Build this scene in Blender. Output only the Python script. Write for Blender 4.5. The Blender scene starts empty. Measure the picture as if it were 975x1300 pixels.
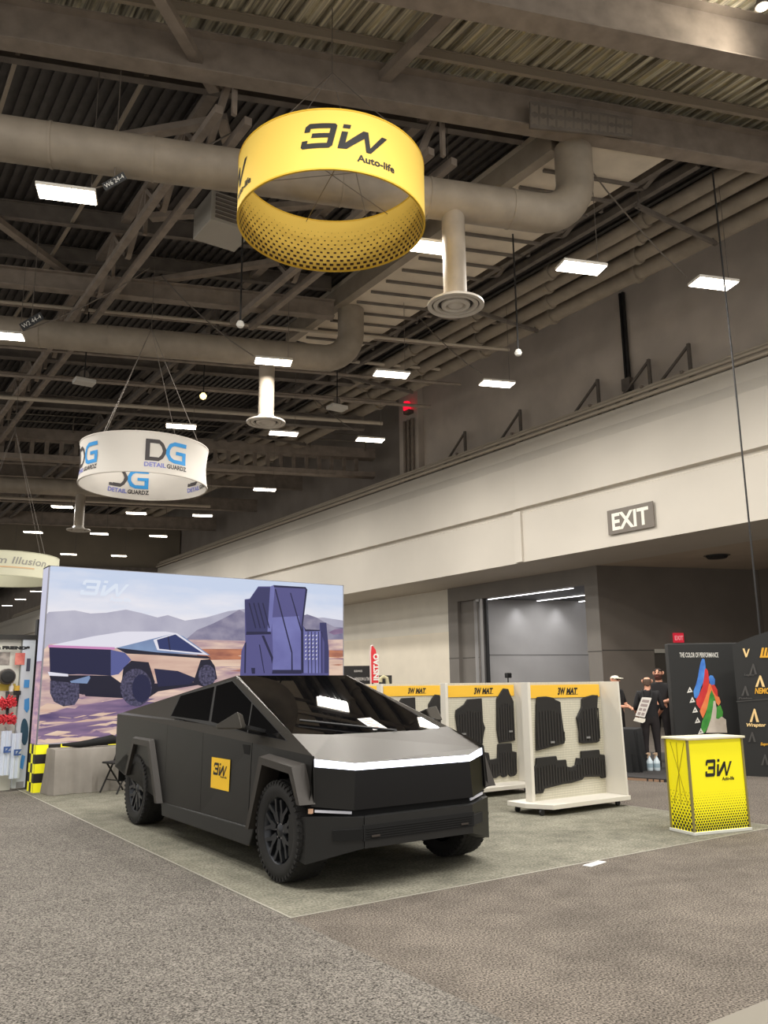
import bpy, bmesh, math, random
from mathutils import Vector, Matrix
R_ = random.Random(7)
SC = bpy.context.scene
COL = SC.collection
PI = math.pi
V3 = Vector

# ------------------------------------------------------------------ camera
FPX, PITCH, ROLL, YAW, CH = 1045.3, .2057973, -.01059, .60374, 1.587
cf = V3((math.sin(YAW)*math.cos(PITCH), math.cos(YAW)*math.cos(PITCH), math.sin(PITCH)))
cr = V3((math.cos(YAW), -math.sin(YAW), 0)); cu = cr.cross(cf)
c_r = cr*math.cos(ROLL)+cu*math.sin(ROLL); c_u = cu*math.cos(ROLL)-cr*math.sin(ROLL)
cd = bpy.data.cameras.new('camera'); cam = bpy.data.objects.new('camera', cd); COL.objects.link(cam)
m = Matrix((c_r, c_u, -cf)).transposed().to_4x4(); m.translation = (0, 0, CH)
cam.matrix_world = m
cd.sensor_fit = 'VERTICAL'; cd.sensor_height = 36; cd.sensor_width = 27; cd.lens = 36*FPX/1300
cd.clip_start = .05; cd.clip_end = 400
SC.camera = cam

def ray(u, v): return c_r*((u-487.5)/FPX) - c_u*((v-650)/FPX) + cf
def on(u, v, axis, val):            # point of a plane (axis = val) seen at a pixel of the photograph, used to measure
    d = ray(u, v); o = V3((0, 0, CH)); return o + d*((val-o[axis])/d[axis])
def onx(u, v, x): return on(u, v, 0, x)
def ony(u, v, y): return on(u, v, 1, y)
def onz(u, v, z): return on(u, v, 2, z)
def onp(u, v, p, n):
    d = ray(u, v); o = V3((0, 0, CH)); return o + d*((V3(p)-o).dot(n)/d.dot(n))
def at_dist(u, v, D):
    r = ray(u, v); return V3((0, 0, CH)) + r*(D/math.hypot(r.x, r.y))
def pix(p):
    d = V3(p)-V3((0, 0, CH)); z = d.dot(cf)
    return 487.5+FPX*d.dot(c_r)/z, 650-FPX*d.dot(c_u)/z

# ------------------------------------------------------------------ materials
def lin(c):
    return tuple((x/12.92 if x <= .04045 else ((x+.055)/1.055)**2.4) for x in [q/255 for q in c])
MATS = {}
def mat(name, rgb, rough=.6, metal=0., noise=0., nscale=8., emit=0., coat=0., spec=.5, bump=0., stretch=None, rgb2=None, trans=0., alpha=1.):
    if name in MATS: return MATS[name]
    M = bpy.data.materials.new(name); M.use_nodes = True; nt = M.node_tree; b = nt.nodes['Principled BSDF']
    c = lin(rgb)+(1,)
    b.inputs['Base Color'].default_value = c; b.inputs['Roughness'].default_value = rough; b.inputs['Metallic'].default_value = metal
    b.inputs['Specular IOR Level'].default_value = spec; b.inputs['Coat Weight'].default_value = coat
    b.inputs['Transmission Weight'].default_value = trans; b.inputs['Alpha'].default_value = alpha
    if noise or rgb2 or bump:
        tc = nt.nodes.new('ShaderNodeTexCoord'); mp = nt.nodes.new('ShaderNodeMapping'); nz = nt.nodes.new('ShaderNodeTexNoise')
        nt.links.new(tc.outputs['Object'], mp.inputs[0]); nt.links.new(mp.outputs[0], nz.inputs['Vector'])
        if stretch: mp.inputs['Scale'].default_value = stretch
        nz.inputs['Scale'].default_value = nscale; nz.inputs['Detail'].default_value = 4
        rp = nt.nodes.new('ShaderNodeValToRGB'); nt.links.new(nz.outputs['Fac'], rp.inputs[0])
        rp.color_ramp.elements[0].position = .32; rp.color_ramp.elements[1].position = .68
        if rgb2: c2 = lin(rgb2)+(1,); rp.color_ramp.elements[0].color = c; rp.color_ramp.elements[1].color = c2
        else:
            rp.color_ramp.elements[0].color = tuple(x*(1-noise) for x in c[:3])+(1,)
            rp.color_ramp.elements[1].color = tuple(min(1, x*(1+noise)) for x in c[:3])+(1,)
        nt.links.new(rp.outputs[0], b.inputs['Base Color'])
        if emit: nt.links.new(rp.outputs[0], b.inputs['Emission Color'])
        if bump:
            bp = nt.nodes.new('ShaderNodeBump'); bp.inputs['Strength'].default_value = bump; bp.inputs['Distance'].default_value = .02
            nt.links.new(nz.outputs['Fac'], bp.inputs['Height']); nt.links.new(bp.outputs[0], b.inputs['Normal'])
    if emit:
        b.inputs['Emission Strength'].default_value = emit
        if not (noise or rgb2): b.inputs['Emission Color'].default_value = c
    MATS[name] = M; return M

def carpet(name, dark, light, patch, scale):
    M = bpy.data.materials.new(name); M.use_nodes = True; nt = M.node_tree; b = nt.nodes['Principled BSDF']
    N = nt.nodes.new; L = nt.links.new
    tc = N('ShaderNodeTexCoord'); n1 = N('ShaderNodeTexNoise'); n2 = N('ShaderNodeTexNoise'); n3 = N('ShaderNodeTexNoise')
    for n, s, d in ((n1, scale, 3), (n2, .9, 4), (n3, 4.5, 5)):
        n.inputs['Scale'].default_value = s; n.inputs['Detail'].default_value = d; L(tc.outputs['Object'], n.inputs['Vector'])
    rp = N('ShaderNodeValToRGB'); L(n1.outputs['Fac'], rp.inputs[0])
    rp.color_ramp.elements[0].position = .33; rp.color_ramp.elements[1].position = .67
    rp.color_ramp.elements[0].color = lin(dark)+(1,); rp.color_ramp.elements[1].color = lin(light)+(1,)
    ad = N('ShaderNodeMath'); ad.operation = 'ADD'; L(n2.outputs['Fac'], ad.inputs[0]); L(n3.outputs['Fac'], ad.inputs[1])
    mr = N('ShaderNodeMapRange'); L(ad.outputs[0], mr.inputs[0]); mr.inputs[1].default_value = .75; mr.inputs[2].default_value = 1.25
    mr.inputs[3].default_value = 1-patch; mr.inputs[4].default_value = 1+patch
    vm = N('ShaderNodeVectorMath'); vm.operation = 'SCALE'; L(rp.outputs[0], vm.inputs[0]); L(mr.outputs[0], vm.inputs['Scale'])
    L(vm.outputs[0], b.inputs['Base Color']); b.inputs['Roughness'].default_value = .95; b.inputs['Specular IOR Level'].default_value = .15
    bp = N('ShaderNodeBump'); bp.inputs['Strength'].default_value = .5; bp.inputs['Distance'].default_value = .006
    L(n1.outputs['Fac'], bp.inputs['Height']); L(bp.outputs[0], b.inputs['Normal'])
    MATS[name] = M; return M

# ------------------------------------------------------------------ objects
XF = {}
def thing(name, label, cat, loc=(0, 0, 0), rz=0, group=None):
    o = bpy.data.objects.new(name, None); COL.objects.link(o); o.empty_display_size = .1
    o.location = loc; o.rotation_euler = (0, 0, rz); o['label'] = label; o['category'] = cat
    if group: o['group'] = group
    XF[o.name] = Matrix.Translation(V3(loc)) @ Matrix.Rotation(rz, 4, 'Z')
    return o
def tag(o, label, cat, group=None):
    o['label'] = label; o['category'] = cat
    if group: o['group'] = group
    return o
def struct(o):
    o['kind'] = 'structure'; return o

class MB:
    def __init__(s): s.v = []; s.f = []; s.m = []
    def add(s, vs, fs, mi=0):
        k = len(s.v); s.v += [V3(p) for p in vs]; s.f += [[k+i for i in f] for f in fs]; s.m += [mi]*len(fs); return s
    def poly(s, pts, mi=0): return s.add(pts, [list(range(len(pts)))], mi)
    def hexa(s, p, mi=0):   # 8 corners: bottom 0-3, top 4-7
        return s.add(p, [(3, 2, 1, 0), (4, 5, 6, 7), (0, 1, 5, 4), (1, 2, 6, 5), (2, 3, 7, 6), (3, 0, 4, 7)], mi)
    def box(s, x0, x1, y0, y1, z0, z1, mi=0):
        return s.hexa([(x0, y0, z0), (x1, y0, z0), (x1, y1, z0), (x0, y1, z0), (x0, y0, z1), (x1, y0, z1), (x1, y1, z1), (x0, y1, z1)], mi)
    def bar(s, a, b, w, h=None, up=(0, 0, 1), mi=0):      # rectangular bar from a to b, w wide, h high
        a, b = V3(a), V3(b); h = h or w; d = (b-a).normalized(); up = V3(up)
        if abs(d.dot(up)) > .98: up = V3((0, 1, 0))
        sd = d.cross(up).normalized(); u = sd.cross(d)
        c = [-sd*w/2-u*h/2, sd*w/2-u*h/2, sd*w/2+u*h/2, -sd*w/2+u*h/2]
        return s.add([a+q for q in c]+[b+q for q in c], [(0, 1, 2, 3), (7, 6, 5, 4), (0, 4, 5, 1), (1, 5, 6, 2), (2, 6, 7, 3), (3, 7, 4, 0)], mi)
    def ibeam(s, a, b, h, fw, t=.03, mi=0):      # I section, a and b on the underside's centre line
        a, b = V3(a), V3(b); z = V3((0, 0, 1))
        s.bar(a+z*t/2, b+z*t/2, fw, t, mi=mi); s.bar(a+z*(h-t/2), b+z*(h-t/2), fw, t, mi=mi); s.bar(a+z*h/2, b+z*h/2, t, h-2*t, mi=mi); return s
    def tube(s, pts, r, n=8, mi=0, caps=True):
        pts = [V3(p) for p in pts]; rs = r if isinstance(r, (list, tuple)) else [r]*len(pts)
        base = len(s.v); prev = None
        for i, p in enumerate(pts):
            d = (pts[min(i+1, len(pts)-1)]-pts[max(i-1, 0)]).normalized()
            if prev is None:
                a = V3((0, 0, 1)) if abs(d.z) < .9 else V3((1, 0, 0)); prev = d.cross(a).normalized()
            prev = (prev-d*prev.dot(d)).normalized(); q = d.cross(prev)
            s.v += [p+(prev*math.cos(2*PI*k/n)+q*math.sin(2*PI*k/n))*rs[i] for k in range(n)]
        for i in range(len(pts)-1):
            for k in range(n):
                s.f.append([base+i*n+k, base+i*n+(k+1) % n, base+(i+1)*n+(k+1) % n, base+(i+1)*n+k]); s.m.append(mi)
        if caps:
            s.f.append([base+k for k in range(n)][::-1]); s.m.append(mi)
            s.f.append([base+(len(pts)-1)*n+k for k in range(n)]); s.m.append(mi)
        return s
    def lathe(s, prof, n=32, c=(0, 0, 0), axis='z', mi=0, mis=None):      # prof: (radius, height)
        c = V3(c); base = len(s.v)
        for r, h in prof:
            for k in range(n):
                a = 2*PI*k/n; x, y = r*math.cos(a), r*math.sin(a)
                s.v.append(c+(V3((x, y, h)) if axis == 'z' else V3((x, h, y))))
        for i in range(len(prof)-1):
            for k in range(n):
                s.f.append([base+i*n+k, base+i*n+(k+1) % n, base+(i+1)*n+(k+1) % n, base+(i+1)*n+k]); s.m.append(mis[i] if mis else mi)
        return s
    def prism(s, pts, vec, mi=0):      # polygon of 3-D points pushed along vec
        n = len(pts); pts = [V3(p) for p in pts]; vec = V3(vec)
        fs = [list(range(n))[::-1], [n+i for i in range(n)]]+[[i, (i+1) % n, n+(i+1) % n, n+i] for i in range(n)]
        return s.add(pts+[p+vec for p in pts], fs, mi)
    def build(s, name, mats, parent=None, smooth=False, world=False, bevel=0., fix=True, origin=None):
        me = bpy.data.meshes.new(name); vs = s.v; loc = None
        if parent is not None and world:
            inv = XF[parent.name].inverted(); vs = [inv @ p for p in vs]
        elif parent is None:
            xs = [p.x for p in vs]; ys = [p.y for p in vs]; zs = [p.z for p in vs]
            loc = V3(origin) if origin is not None else V3(((min(xs)+max(xs))/2, (min(ys)+max(ys))/2, min(zs))); vs = [p-loc for p in vs]
        me.from_pydata([tuple(p) for p in vs], [], s.f)
        mats = mats if isinstance(mats, (list, tuple)) else [mats]
        for q in mats: me.materials.append(q)
        for p, i in zip(me.polygons, s.m): p.material_index = i
        if fix:
            bm = bmesh.new(); bm.from_mesh(me); bmesh.ops.recalc_face_normals(bm, faces=bm.faces); bm.to_mesh(me); bm.free()
        if smooth:
            for p in me.polygons: p.use_smooth = True
            try: me.set_sharp_from_angle(angle=math.radians(40))
            except Exception: pass
        o = bpy.data.objects.new(name, me); COL.objects.link(o)
        if loc is not None: o.location = loc
        if parent is not None:
            o.parent = parent; XF[o.name] = XF[parent.name]
        if bevel:
            b = o.modifiers.new('bevel', 'BEVEL'); b.width = bevel; b.segments = 2; b.limit_method = 'ANGLE'
        return o

def text2d(txt, h=1., bold=0., shear=0.):
    """triangulated flat lettering: (points, faces), cap height about h, starting at the origin"""
    c = bpy.data.curves.new('lettering', 'FONT'); c.body = txt; c.size = h*1.43; c.offset = bold; c.shear = shear; c.resolution_u = 3
    o = bpy.data.objects.new('lettering', c); me = bpy.data.meshes.new_from_object(o)
    pts = [(v.co.x, v.co.y) for v in me.vertices]; fs = [list(p.vertices) for p in me.polygons]
    bpy.data.objects.remove(o); bpy.data.curves.remove(c); bpy.data.meshes.remove(me)
    return pts, fs
def mark(mb, shape, fn, mi=0, width=None):
    pts, fs = shape
    if width:
        x0 = min(p[0] for p in pts); x1 = max(p[0] for p in pts); k = width/(x1-x0); pts = [((p[0]-x0)*k, p[1]) for p in pts]
    mb.add([fn(*p) for p in pts], fs, mi)
def finely(shape, step):          # cut a flat shape at every step in x so that it can bend round a drum
    bm = bmesh.new(); vs = [bm.verts.new((x, y, 0)) for x, y in shape[0]]
    for f in shape[1]:
        try: bm.faces.new([vs[i] for i in f])
        except ValueError: pass
    x0 = min(p[0] for p in shape[0]); x1 = max(p[0] for p in shape[0]); k = 1
    while x0+k*step < x1:
        bmesh.ops.bisect_plane(bm, geom=bm.verts[:]+bm.edges[:]+bm.faces[:], plane_co=(x0+k*step, 0, 0), plane_no=(1, 0, 0)); k += 1
    bm.verts.index_update(); out = ([(v.co.x, v.co.y) for v in bm.verts], [[v.index for v in f.verts] for f in bm.faces]); bm.free(); return out
def quads(qs, shear=0.):
    pts = []; fs = []
    for q in qs:
        k = len(pts); pts += [(x+shear*y, y) for x, y in q]; fs.append(list(range(k, k+len(q))))
    return pts, fs
def rect(x0, x1, y0, y1): return [(x0, y0), (x1, y0), (x1, y1), (x0, y1)]
LOGO = quads([[(0, .80), (1.1, .80), (1.1, .92), (1.02, 1), (.12, 1), (0, .88)], rect(0, .2, .66, .8), rect(.3, 1.1, .42, .60), rect(.89, 1.1, .6, .8),
              rect(.89, 1.1, .2, .42), [(0, .08), (.08, 0), (1.0, 0), (1.1, .1), (1.1, .2), (0, .2)], rect(0, .2, .2, .32),
              rect(1.3, 1.56, .84, 1.0), rect(1.3, 1.52, 0, .70), [(1.52, 0), (1.62, 0), (2.22, .62), (2.16, .84), (2.04, .84), (1.52, .25)],
              [(2.04, .84), (2.22, .84), (2.5, 0), (2.32, 0)], [(2.32, 0), (2.5, 0), (2.98, .84), (2.76, .84)]], .22)   # 3.2 wide, 1 high
def lerp(a, b, t): return a+(b-a)*t
BD = V3((.9385, -.3453, 0))          # direction of the roof beams, skew to the side wall
BP = V3((.3453, .9385, 0))

# shared materials
WHITE = mat('white_paint', (225, 222, 214), .5); BLACK = mat('black_plastic', (22, 22, 23), .5); BLACKM = mat('black_cloth', (18, 18, 19), .9)
STEEL = mat('roof_steel', (138, 126, 114), .7, noise=.18, nscale=3); STEELD = mat('roof_steel_dark', (104, 96, 88), .7, noise=.2, nscale=3)
DUCT = mat('duct_paint', (146, 135, 120), .6, noise=.12, nscale=2.5); DECK = mat('deck_metal', (66, 62, 59), .5, noise=.25, nscale=4)
YEL = mat('yellow_print', (236, 186, 56), .55); NEON = mat('neon_yellow', (236, 226, 18), .5); INK = mat('black_ink', (24, 23, 22), .6)
WIRE = mat('wire', (120, 112, 104), .5, metal=.6); CABLE = mat('dark_cable', (30, 28, 27), .6)
CHROME = mat('chrome', (200, 200, 205), .2, metal=1.)
LAMPM = mat('lamp_glow', (255, 244, 226), .4, emit=14.)
# ================================================================== setting
CARA = carpet('hall_carpet', (40, 37, 34), (136, 130, 122), .10, 95)
CARB = carpet('aisle_carpet', (40, 36, 32), (132, 123, 113), .20, 80)
CARC = carpet('booth_carpet_pile', (94, 92, 82), (134, 131, 117), .26, 45)
struct(MB().box(-14, 2.94, -6, 140, -.1, 0).build('floor', CARA))
struct(MB().box(2.94, 32, -6, 5.46, -.1, 0).build('floor_aisle', CARB))
struct(MB().box(2.94, 32, 5.46, 140, -.1, 0).build('floor_hall', carpet('far_carpet', (42, 38, 34), (130, 121, 112), .12, 60)))
t = thing('booth_carpet', 'grey booth carpet laid under the matte black truck', 'carpet', (6, 10, 0))
MB().box(2.955, 9.0, 5.475, 14.7, .0005, .002).build('carpet', CARC, t, world=True)
EDGE = mat('edge_tape', (150, 146, 134), .6)
b = MB(); b.box(2.94, 2.958, 5.46, 14.7, .0005, .004); b.box(2.958, 9.0, 5.46, 5.476, .0005, .004); b.box(8.99, 9.004, 5.46, 14.7, .0005, .004)
b.build('edge_strip', EDGE, t, world=True)
p, q = onz(905, 1300, 0), onz(975, 1272, 0); d = (q-p).normalized(); nn = V3((d.y, -d.x, 0))
tag(MB().prism([p-d*1.5, p-d*1.5+nn*.28, q+d*3+nn*.28, q+d*3], (0, 0, .012)).build('floor_strip', mat('strip', (120, 114, 102), .7)), 'pale flat edging strip at the corner of the brown aisle carpet', 'strip')
# crease of the carpet seam
d = MB(); d.bar(onz(632, 1296, .001), onz(578, 1268, .001), .012, .004)
t = thing('floor_card', 'small white card lying on the carpet in front of the booth', 'card', onz(755, 1097, 0), .2)
MB().box(-.13, .13, -.042, .042, .001, .006).build('card', mat('card_white', (235, 235, 232), .5), t)
b = MB(); b.box(-.1, .1, .02, .035, .006, .0065); b.box(-.1, .06, -.01, .0, .006, .0065); b.build('print', mat('print_grey', (150, 150, 150), .5), t)

# right wall: pale fascia over a recessed ground floor
WALLM = mat('wall_cream', (200, 193, 181), .7, noise=.035, nscale=.5)
prof = [(20, 5.65), (20, 7.36), (20.06, 7.40), (20.06, 7.50), (19.86, 7.53), (19.86, 9.1), (20.0, 9.45), (20.0, 9.92), (22.8, 9.92), (22.8, 5.65)]
struct(MB().prism([(x, 20.6, z) for x, z in prof], (0, 118, 0)).build('wall_right', WALLM))
pr2 = [(x-.06, z) if x < 21 else (x, z) for x, z in prof]
struct(MB().prism([(x, -6, z) for x, z in pr2], (0, 26.6, 0)).build('wall_right_near', WALLM))
struct(MB().box(19.86, 20.05, 20.45, 20.8, 5.66, 7.44).build('trim_1', WALLM))
struct(MB().prism([(20.04, -6, 5.652), (34, -6, 5.652), (34, 138, 5.652), (20.04, 138, 5.652)], (0, 0, .06)).build('ceiling_soffit', mat('soffit', (196, 182, 163), .8, noise=.05, nscale=1)))
UPW = mat('upper_wall', (198, 186, 173), .8, noise=.14, nscale=.6)
struct(MB().box(20.9, 21.1, -6, 27.7, 9.92, 15.4).build('wall_upper', UPW))
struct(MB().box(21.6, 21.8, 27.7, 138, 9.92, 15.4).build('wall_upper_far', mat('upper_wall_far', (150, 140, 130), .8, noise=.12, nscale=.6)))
struct(MB().box(20.6, 21.7, 27.2, 28.6, 9.92, 15.4).build('pillar_upper', UPW))
LOWW = mat('wall_lower', (240, 230, 210), .75, noise=.05, nscale=.8); MIDW = mat('wall_panel', (226, 221, 208), .75, noise=.05, nscale=.8)
struct(MB().box(22.8, 23, 28.2, 138, 0, 3.78).build('wall_ground', LOWW))
struct(MB().box(22.9, 23, 28.2, 138, 3.78, 5.65).build('wall_panel', MIDW))
GREY = mat('portal_grey', (122, 117, 111), .6, noise=.06, nscale=1); GREYD = mat('portal_side', (108, 100, 92), .7, noise=.1, nscale=.7); GREYB = mat('portal_back', (160, 158, 157), .6, noise=.04, nscale=1)
SEAM = mat('seam', (50, 48, 46), .8)
b = MB(); b.box(22.8, 23.05, 27.55, 28.2, 0, 5.65); b.box(22.8, 23.05, 19.74, 20.36, 0, 5.65); b.box(22.8, 23.05, 20.36, 27.55, 5.03, 5.65); b.box(22.98, 23.05, 26.42, 27.55, 0, 5.03)
struct(b.build('wall_portal', GREY))
struct(MB().box(23.05, 28.9, 20.2, 27.5, 5.04, 5.3).build('ceiling_portal', mat('portal_ceiling', (58, 58, 62), .5)))
b = MB(); rw = V3((22.9, 26.5, 0)); b.prism([rw, rw+BD*6, rw+BD*6+BP*.2, rw+BP*.2], (0, 0, 5.04)); b.box(23.06, 27.9, 20.15, 20.36, 0, 5.04)
struct(b.build('wall_recess', GREYB))
b = MB(); b.box(22.79, 22.8, 19.74, 20.36, 2.62, 2.64); b.box(22.79, 22.8, 27.55, 28.2, 2.62, 2.64); b.bar(rw+BD*.4-BP*.004+V3((0, 0, 2.72)), rw+BD*5.5-BP*.004+V3((0, 0, 2.72)), .008, .02); b.box(22.97, 22.98, 26.42, 27.5, 2.62, 2.64); struct(b.build('trim_2', SEAM))
b = MB(); b.box(22.86, 23.0, 26.0, 26.16, 0, 5.03); b.box(22.84, 22.98, 26.2, 26.4, 4.93, 5.03, 0)
struct(b.build('trim_3', mat('metal_post', (160, 158, 156), .35, metal=.7)))
b = MB(); b.box(22.95, 23.04, 25.86, 25.99, 0, 5.03); struct(b.build('trim_4', BLACK))
P0 = V3((22.8, 19.74, 0)); pe = P0+BD*6.75
struct(MB().prism([P0, pe, pe+BP*.3, P0+BP*.3+V3((.1, 0, 0))], (0, 0, 5.65)).build('wall_side', GREYD))
struct(MB().box(pe.x-.05, pe.x+.2, -6, pe.y, 0, 5.65).build('wall_corner', mat('wall_corner', (110, 102, 92), .7)))
b = MB(); nfb = -BP
def fb(s, z, off=.004): return P0+BD*s+nfb*off+V3((0, 0, z))
b.bar(fb(0.02, 2.66), fb(6.7, 2.66), .012, .022); struct(b.build('trim_5', SEAM))
b = MB(); b.prism([fb(2.05, 0), fb(3.6, 0), fb(3.6, 2.66), fb(2.05, 2.66)], nfb*.03); struct(b.build('door_1', mat('door_dark', (66, 61, 55), .6)))
b = MB(); b.prism([fb(2.05, 2.56, .035), fb(3.4, 2.56, .035), fb(3.4, 2.70, .035), fb(2.05, 2.70, .035)], nfb*.05); struct(b.build('trim_6', mat('door_closer', (170, 166, 156), .5)))
t = thing('exit_light', 'small red illuminated exit light over the dark door', 'exit light', fb(3.06, 2.93, 0), math.atan2(BD.y, BD.x))
b = MB(); b.box(-.2, .2, -.07, 0, 0, .34); b.build('housing', mat('red_glow', (215, 42, 62), .4, emit=.55), t)
b = MB(); mark(b, text2d('EXIT', .15, .004), lambda x, y: (x-.17, -.073, .09+y), width=.34); b.build('lettering', mat('red_letter', (255, 170, 175), .4, emit=.5), t)

# LED strips inside the portal
for (a1, a2, lab) in (((617, 760), (732, 746), 'long white LED strip nearest the front of the grey portal ceiling'), ((682, 762), (741, 754), 'second white LED strip deeper inside the grey portal'), ((735, 763), (741, 762), 'shortest visible LED strip deepest inside the grey portal')):
    p, q = onz(*a1, 5.03), onz(*a2, 5.03); q.x = p.x = max(p.x, 23.12)
    if p.y-q.y < 1: q.y = p.y-2.6
    t = thing('led_strip', lab, 'light strip', (p.x, (p.y+q.y)/2, 5.0)); hl = abs(p.y-q.y)/2
    MB().box(-.05, .05, -hl, hl, .0, .04).build('profile', WHITE, t); MB().box(-.045, .045, -hl+.02, hl-.02, -.012, 0).build('diffuser', mat('led_glow', (250, 250, 255), .4, emit=6), t)

# EXIT lettering painted panel on the fascia
c = [onx(u, v, 19.87) for u, v in ((771, 648), (829, 637), (831, 668), (773, 680))]
y0, y1 = c[1].y, c[0].y; z0, z1 = (c[2].z+c[3].z)/2, (c[0].z+c[1].z)/2
t = thing('exit_sign', 'large grey EXIT sign on the pale upper wall', 'sign', (19.87, (y0+y1)/2, z0))
MB().box(-.02, .004, -(y1-y0)/2, (y1-y0)/2, 0, z1-z0).build('panel', mat('exit_grey', (112, 104, 95), .6), t)
b = MB(); w = (y1-y0); mark(b, text2d('EXIT', (z1-z0)*.66, .02), lambda x, y: (-.024, w*.40-x, (z1-z0)*.17+y), width=w*.8)
b.build('lettering', mat('exit_white', (236, 230, 216), .6), t)

# sprinkler opening in soffit
c = onz(910, 705, 5.65)
t = thing('ceiling_vent', 'small dark round vent in the soffit over the black displays', 'vent', (c.x, c.y, 5.55))
MB().lathe([(.0, .0), (.3, .0), (.34, .05), (.34, .1)], 20).build('housing', BLACK, t); MB().lathe([(.36, .09), (.42, .085), (.42, .1), (.36, .1)], 20).build('ring', mat('vent_ring', (120, 110, 98), .6), t)

# ledge on top of the fascia: pipes, tray, brackets
LEDG = mat('ledge_pipe', (190, 178, 160), .6)
def ledge(x, z, r, name, label, y0=-4, y1=110, n=8):
    tag(MB().tube([(x, y0, z), (x, y1, z)], r, n).build(name, LEDG), label, 'pipe')
ledge(20.02, 10.06, .07, 'wall_pipe', 'lower pale pipe running along the top edge of the cream wall')
ledge(20.10, 10.25, .06, 'wall_pipe', 'middle pale pipe running along the top edge of the cream wall')
ledge(20.22, 10.40, .05, 'wall_pipe', 'uppermost thin pipe running along the top edge of the cream wall')
struct(MB().box(20.1, 20.9, -6, 110, 9.93, 10.0).build('trim_7', STEELD))
for i, (u, v) in enumerate(((760, 505), (660, 520), (590, 545), (876, 460), (825, 478))):
    y = onx(u, v, 20.6).y
    t = thing('wall_bracket', 'dark triangular steel bracket on the ledge, %s' % ('second from the tall conduit', 'third from the tall conduit', 'farthest along toward the hall end', 'beneath the panel light nearest the wall', 'standing close to the bend of the pale pipe')[i], 'bracket', (20.6, y, 9.93))
    MB().bar((0, 0, 0), (0, 0, 1.5), .09).build('upright', STEELD, t); MB().bar((0, 0, 1.45), (0, 1.5, .3), .07).build('strut', STEELD, t); MB().bar((-.5, 0, .5), (.2, 0, .5), .08).build('arm', STEEL, t)
t = thing('wall_conduit', 'tall dark vertical conduit on the upper wall above the EXIT sign', 'conduit', (20.78, 16.2, 9.93))
b = MB(); b.box(-.05, .05, -.09, -.02, 0, 4.2); b.box(-.05, .05, .02, .09, 0, 4.2); b.build('rail', CABLE, t); MB().box(-.14, .06, -.16, .16, .8, 1.2).build('junction_box', STEELD, t)
t = thing('alarm_beacon', 'red alarm beacon glowing on the dark upper wall corner', 'beacon', (20.38, 27.7, 13.3))
MB().lathe([(0, .42), (.14, .38), (.17, .2), (.17, .02), (0, 0)], 16).build('lens', mat('beacon_red', (230, 20, 50), .3, emit=1.3), t, smooth=True); MB().box(-.05, .215, -.2, .2, -.15, 0).build('bracket', STEELD, t)
for i in range(3):
    tag(MB().tube([(20.5, 27.5+i*.28, 9.95), (20.5, 27.5+i*.28, 12.9)], .07).build('wall_riser', STEEL), 'thin vertical pipe below the red beacon, %s of three' % ('first', 'second', 'third')[i], 'pipe')

# roof deck (ribbed sheet), hall ends
DZ = 13.0
Y1g = onz(500, 137, 12.0).y+.368*onz(500, 137, 12.0).x
DECKP = mat('pale_deck', (206, 196, 176), .42, metal=.55, noise=.7, nscale=4, stretch=(5, .12, 1))  # paler, more metallic sheet than the other deck, with streaks along the ribs
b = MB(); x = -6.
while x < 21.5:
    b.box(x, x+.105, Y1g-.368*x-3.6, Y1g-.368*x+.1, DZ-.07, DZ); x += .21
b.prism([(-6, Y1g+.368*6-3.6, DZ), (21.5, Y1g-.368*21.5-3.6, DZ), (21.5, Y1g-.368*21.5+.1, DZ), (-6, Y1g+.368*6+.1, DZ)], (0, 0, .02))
struct(b.build('ceiling_pale', DECKP, fix=False))
b = MB(); x = -6.
while x < 17.4:
    b.box(x, x+.1, Y1g-.368*x+.2, 62, DZ-.07, DZ)
    x += .21
b.prism([(-6, Y1g+.368*6+.15, DZ), (17.6, Y1g-.368*17.6+.15, DZ), (17.6, 140, DZ), (-6, 140, DZ)], (0, 0, .05))
struct(b.build('ceiling', DECK, fix=False))
struct(MB().box(-14, 24, -8, 140, 15.4, 15.5).build('ceiling_upper', mat('upper_deck', (60, 56, 54), .8)))
struct(MB().prism([(3, 64.3, 9.7), (21.5, 57.6, 9.7), (21.5, 57.6, 12.99), (3, 64.3, 12.99)], (.1, .4, 0)).build('wall_bulkhead', mat('bulkhead', (130, 120, 104), .8, noise=.1, nscale=.5)))
struct(MB().box(-14, 34, 138, 138.4, 0, 15.4).build('wall_end', mat('end_wall', (110, 104, 98), .8)))
struct(MB().prism([V3((3, 64.25, 9.5))-BP*.2, V3((21.5, 57.5, 9.5))-BP*.2, V3((21.5, 57.5, 9.95))-BP*.2, V3((3, 64.25, 9.95))-BP*.2], BP*.2).build('trim_8', STEELD))

# roof beams: all along BD, placed by the y they have at x = 0
def bline(x, y0, z): return V3((x, y0-.368*x, z))
def rbeam(y0, z, h, fw, x0=-5, x1=20.8, m=None, t=.03):
    return struct(MB().ibeam(bline(x0, y0, z), bline(x1, y0, z), h, fw, t).build('roof_beam', m or STEEL))
g = onz(500, 137, 12.0); Y1 = g.y+.368*g.x
rbeam(Y1, 12.0, .78, .34)
g2 = onz(760, 46, 12.0); Y2 = g2.y+.368*g2.x
rbeam(Y2, 12.0, .95, .4)
PURL = mat('purlin', (150, 138, 122), .6)
g = onz(720, 104, 12.75); rbeam(g.y+.368*g.x, 12.72, .2, .08, m=PURL, t=.015)
for u, v, z, h in ((120, 94, 12.55, .4), (60, 283, 12.4, .45), (60, 330, 12.5, .4)):
    g = onz(u, v, z); rbeam(g.y+.368*g.x, z, h, .16, x1=11.05, t=.02, m=STEELD)
g = onz(200, 382, 11.6); rbeam(g.y+.368*g.x, 11.6, .5, .3, x1=11.05)
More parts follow.
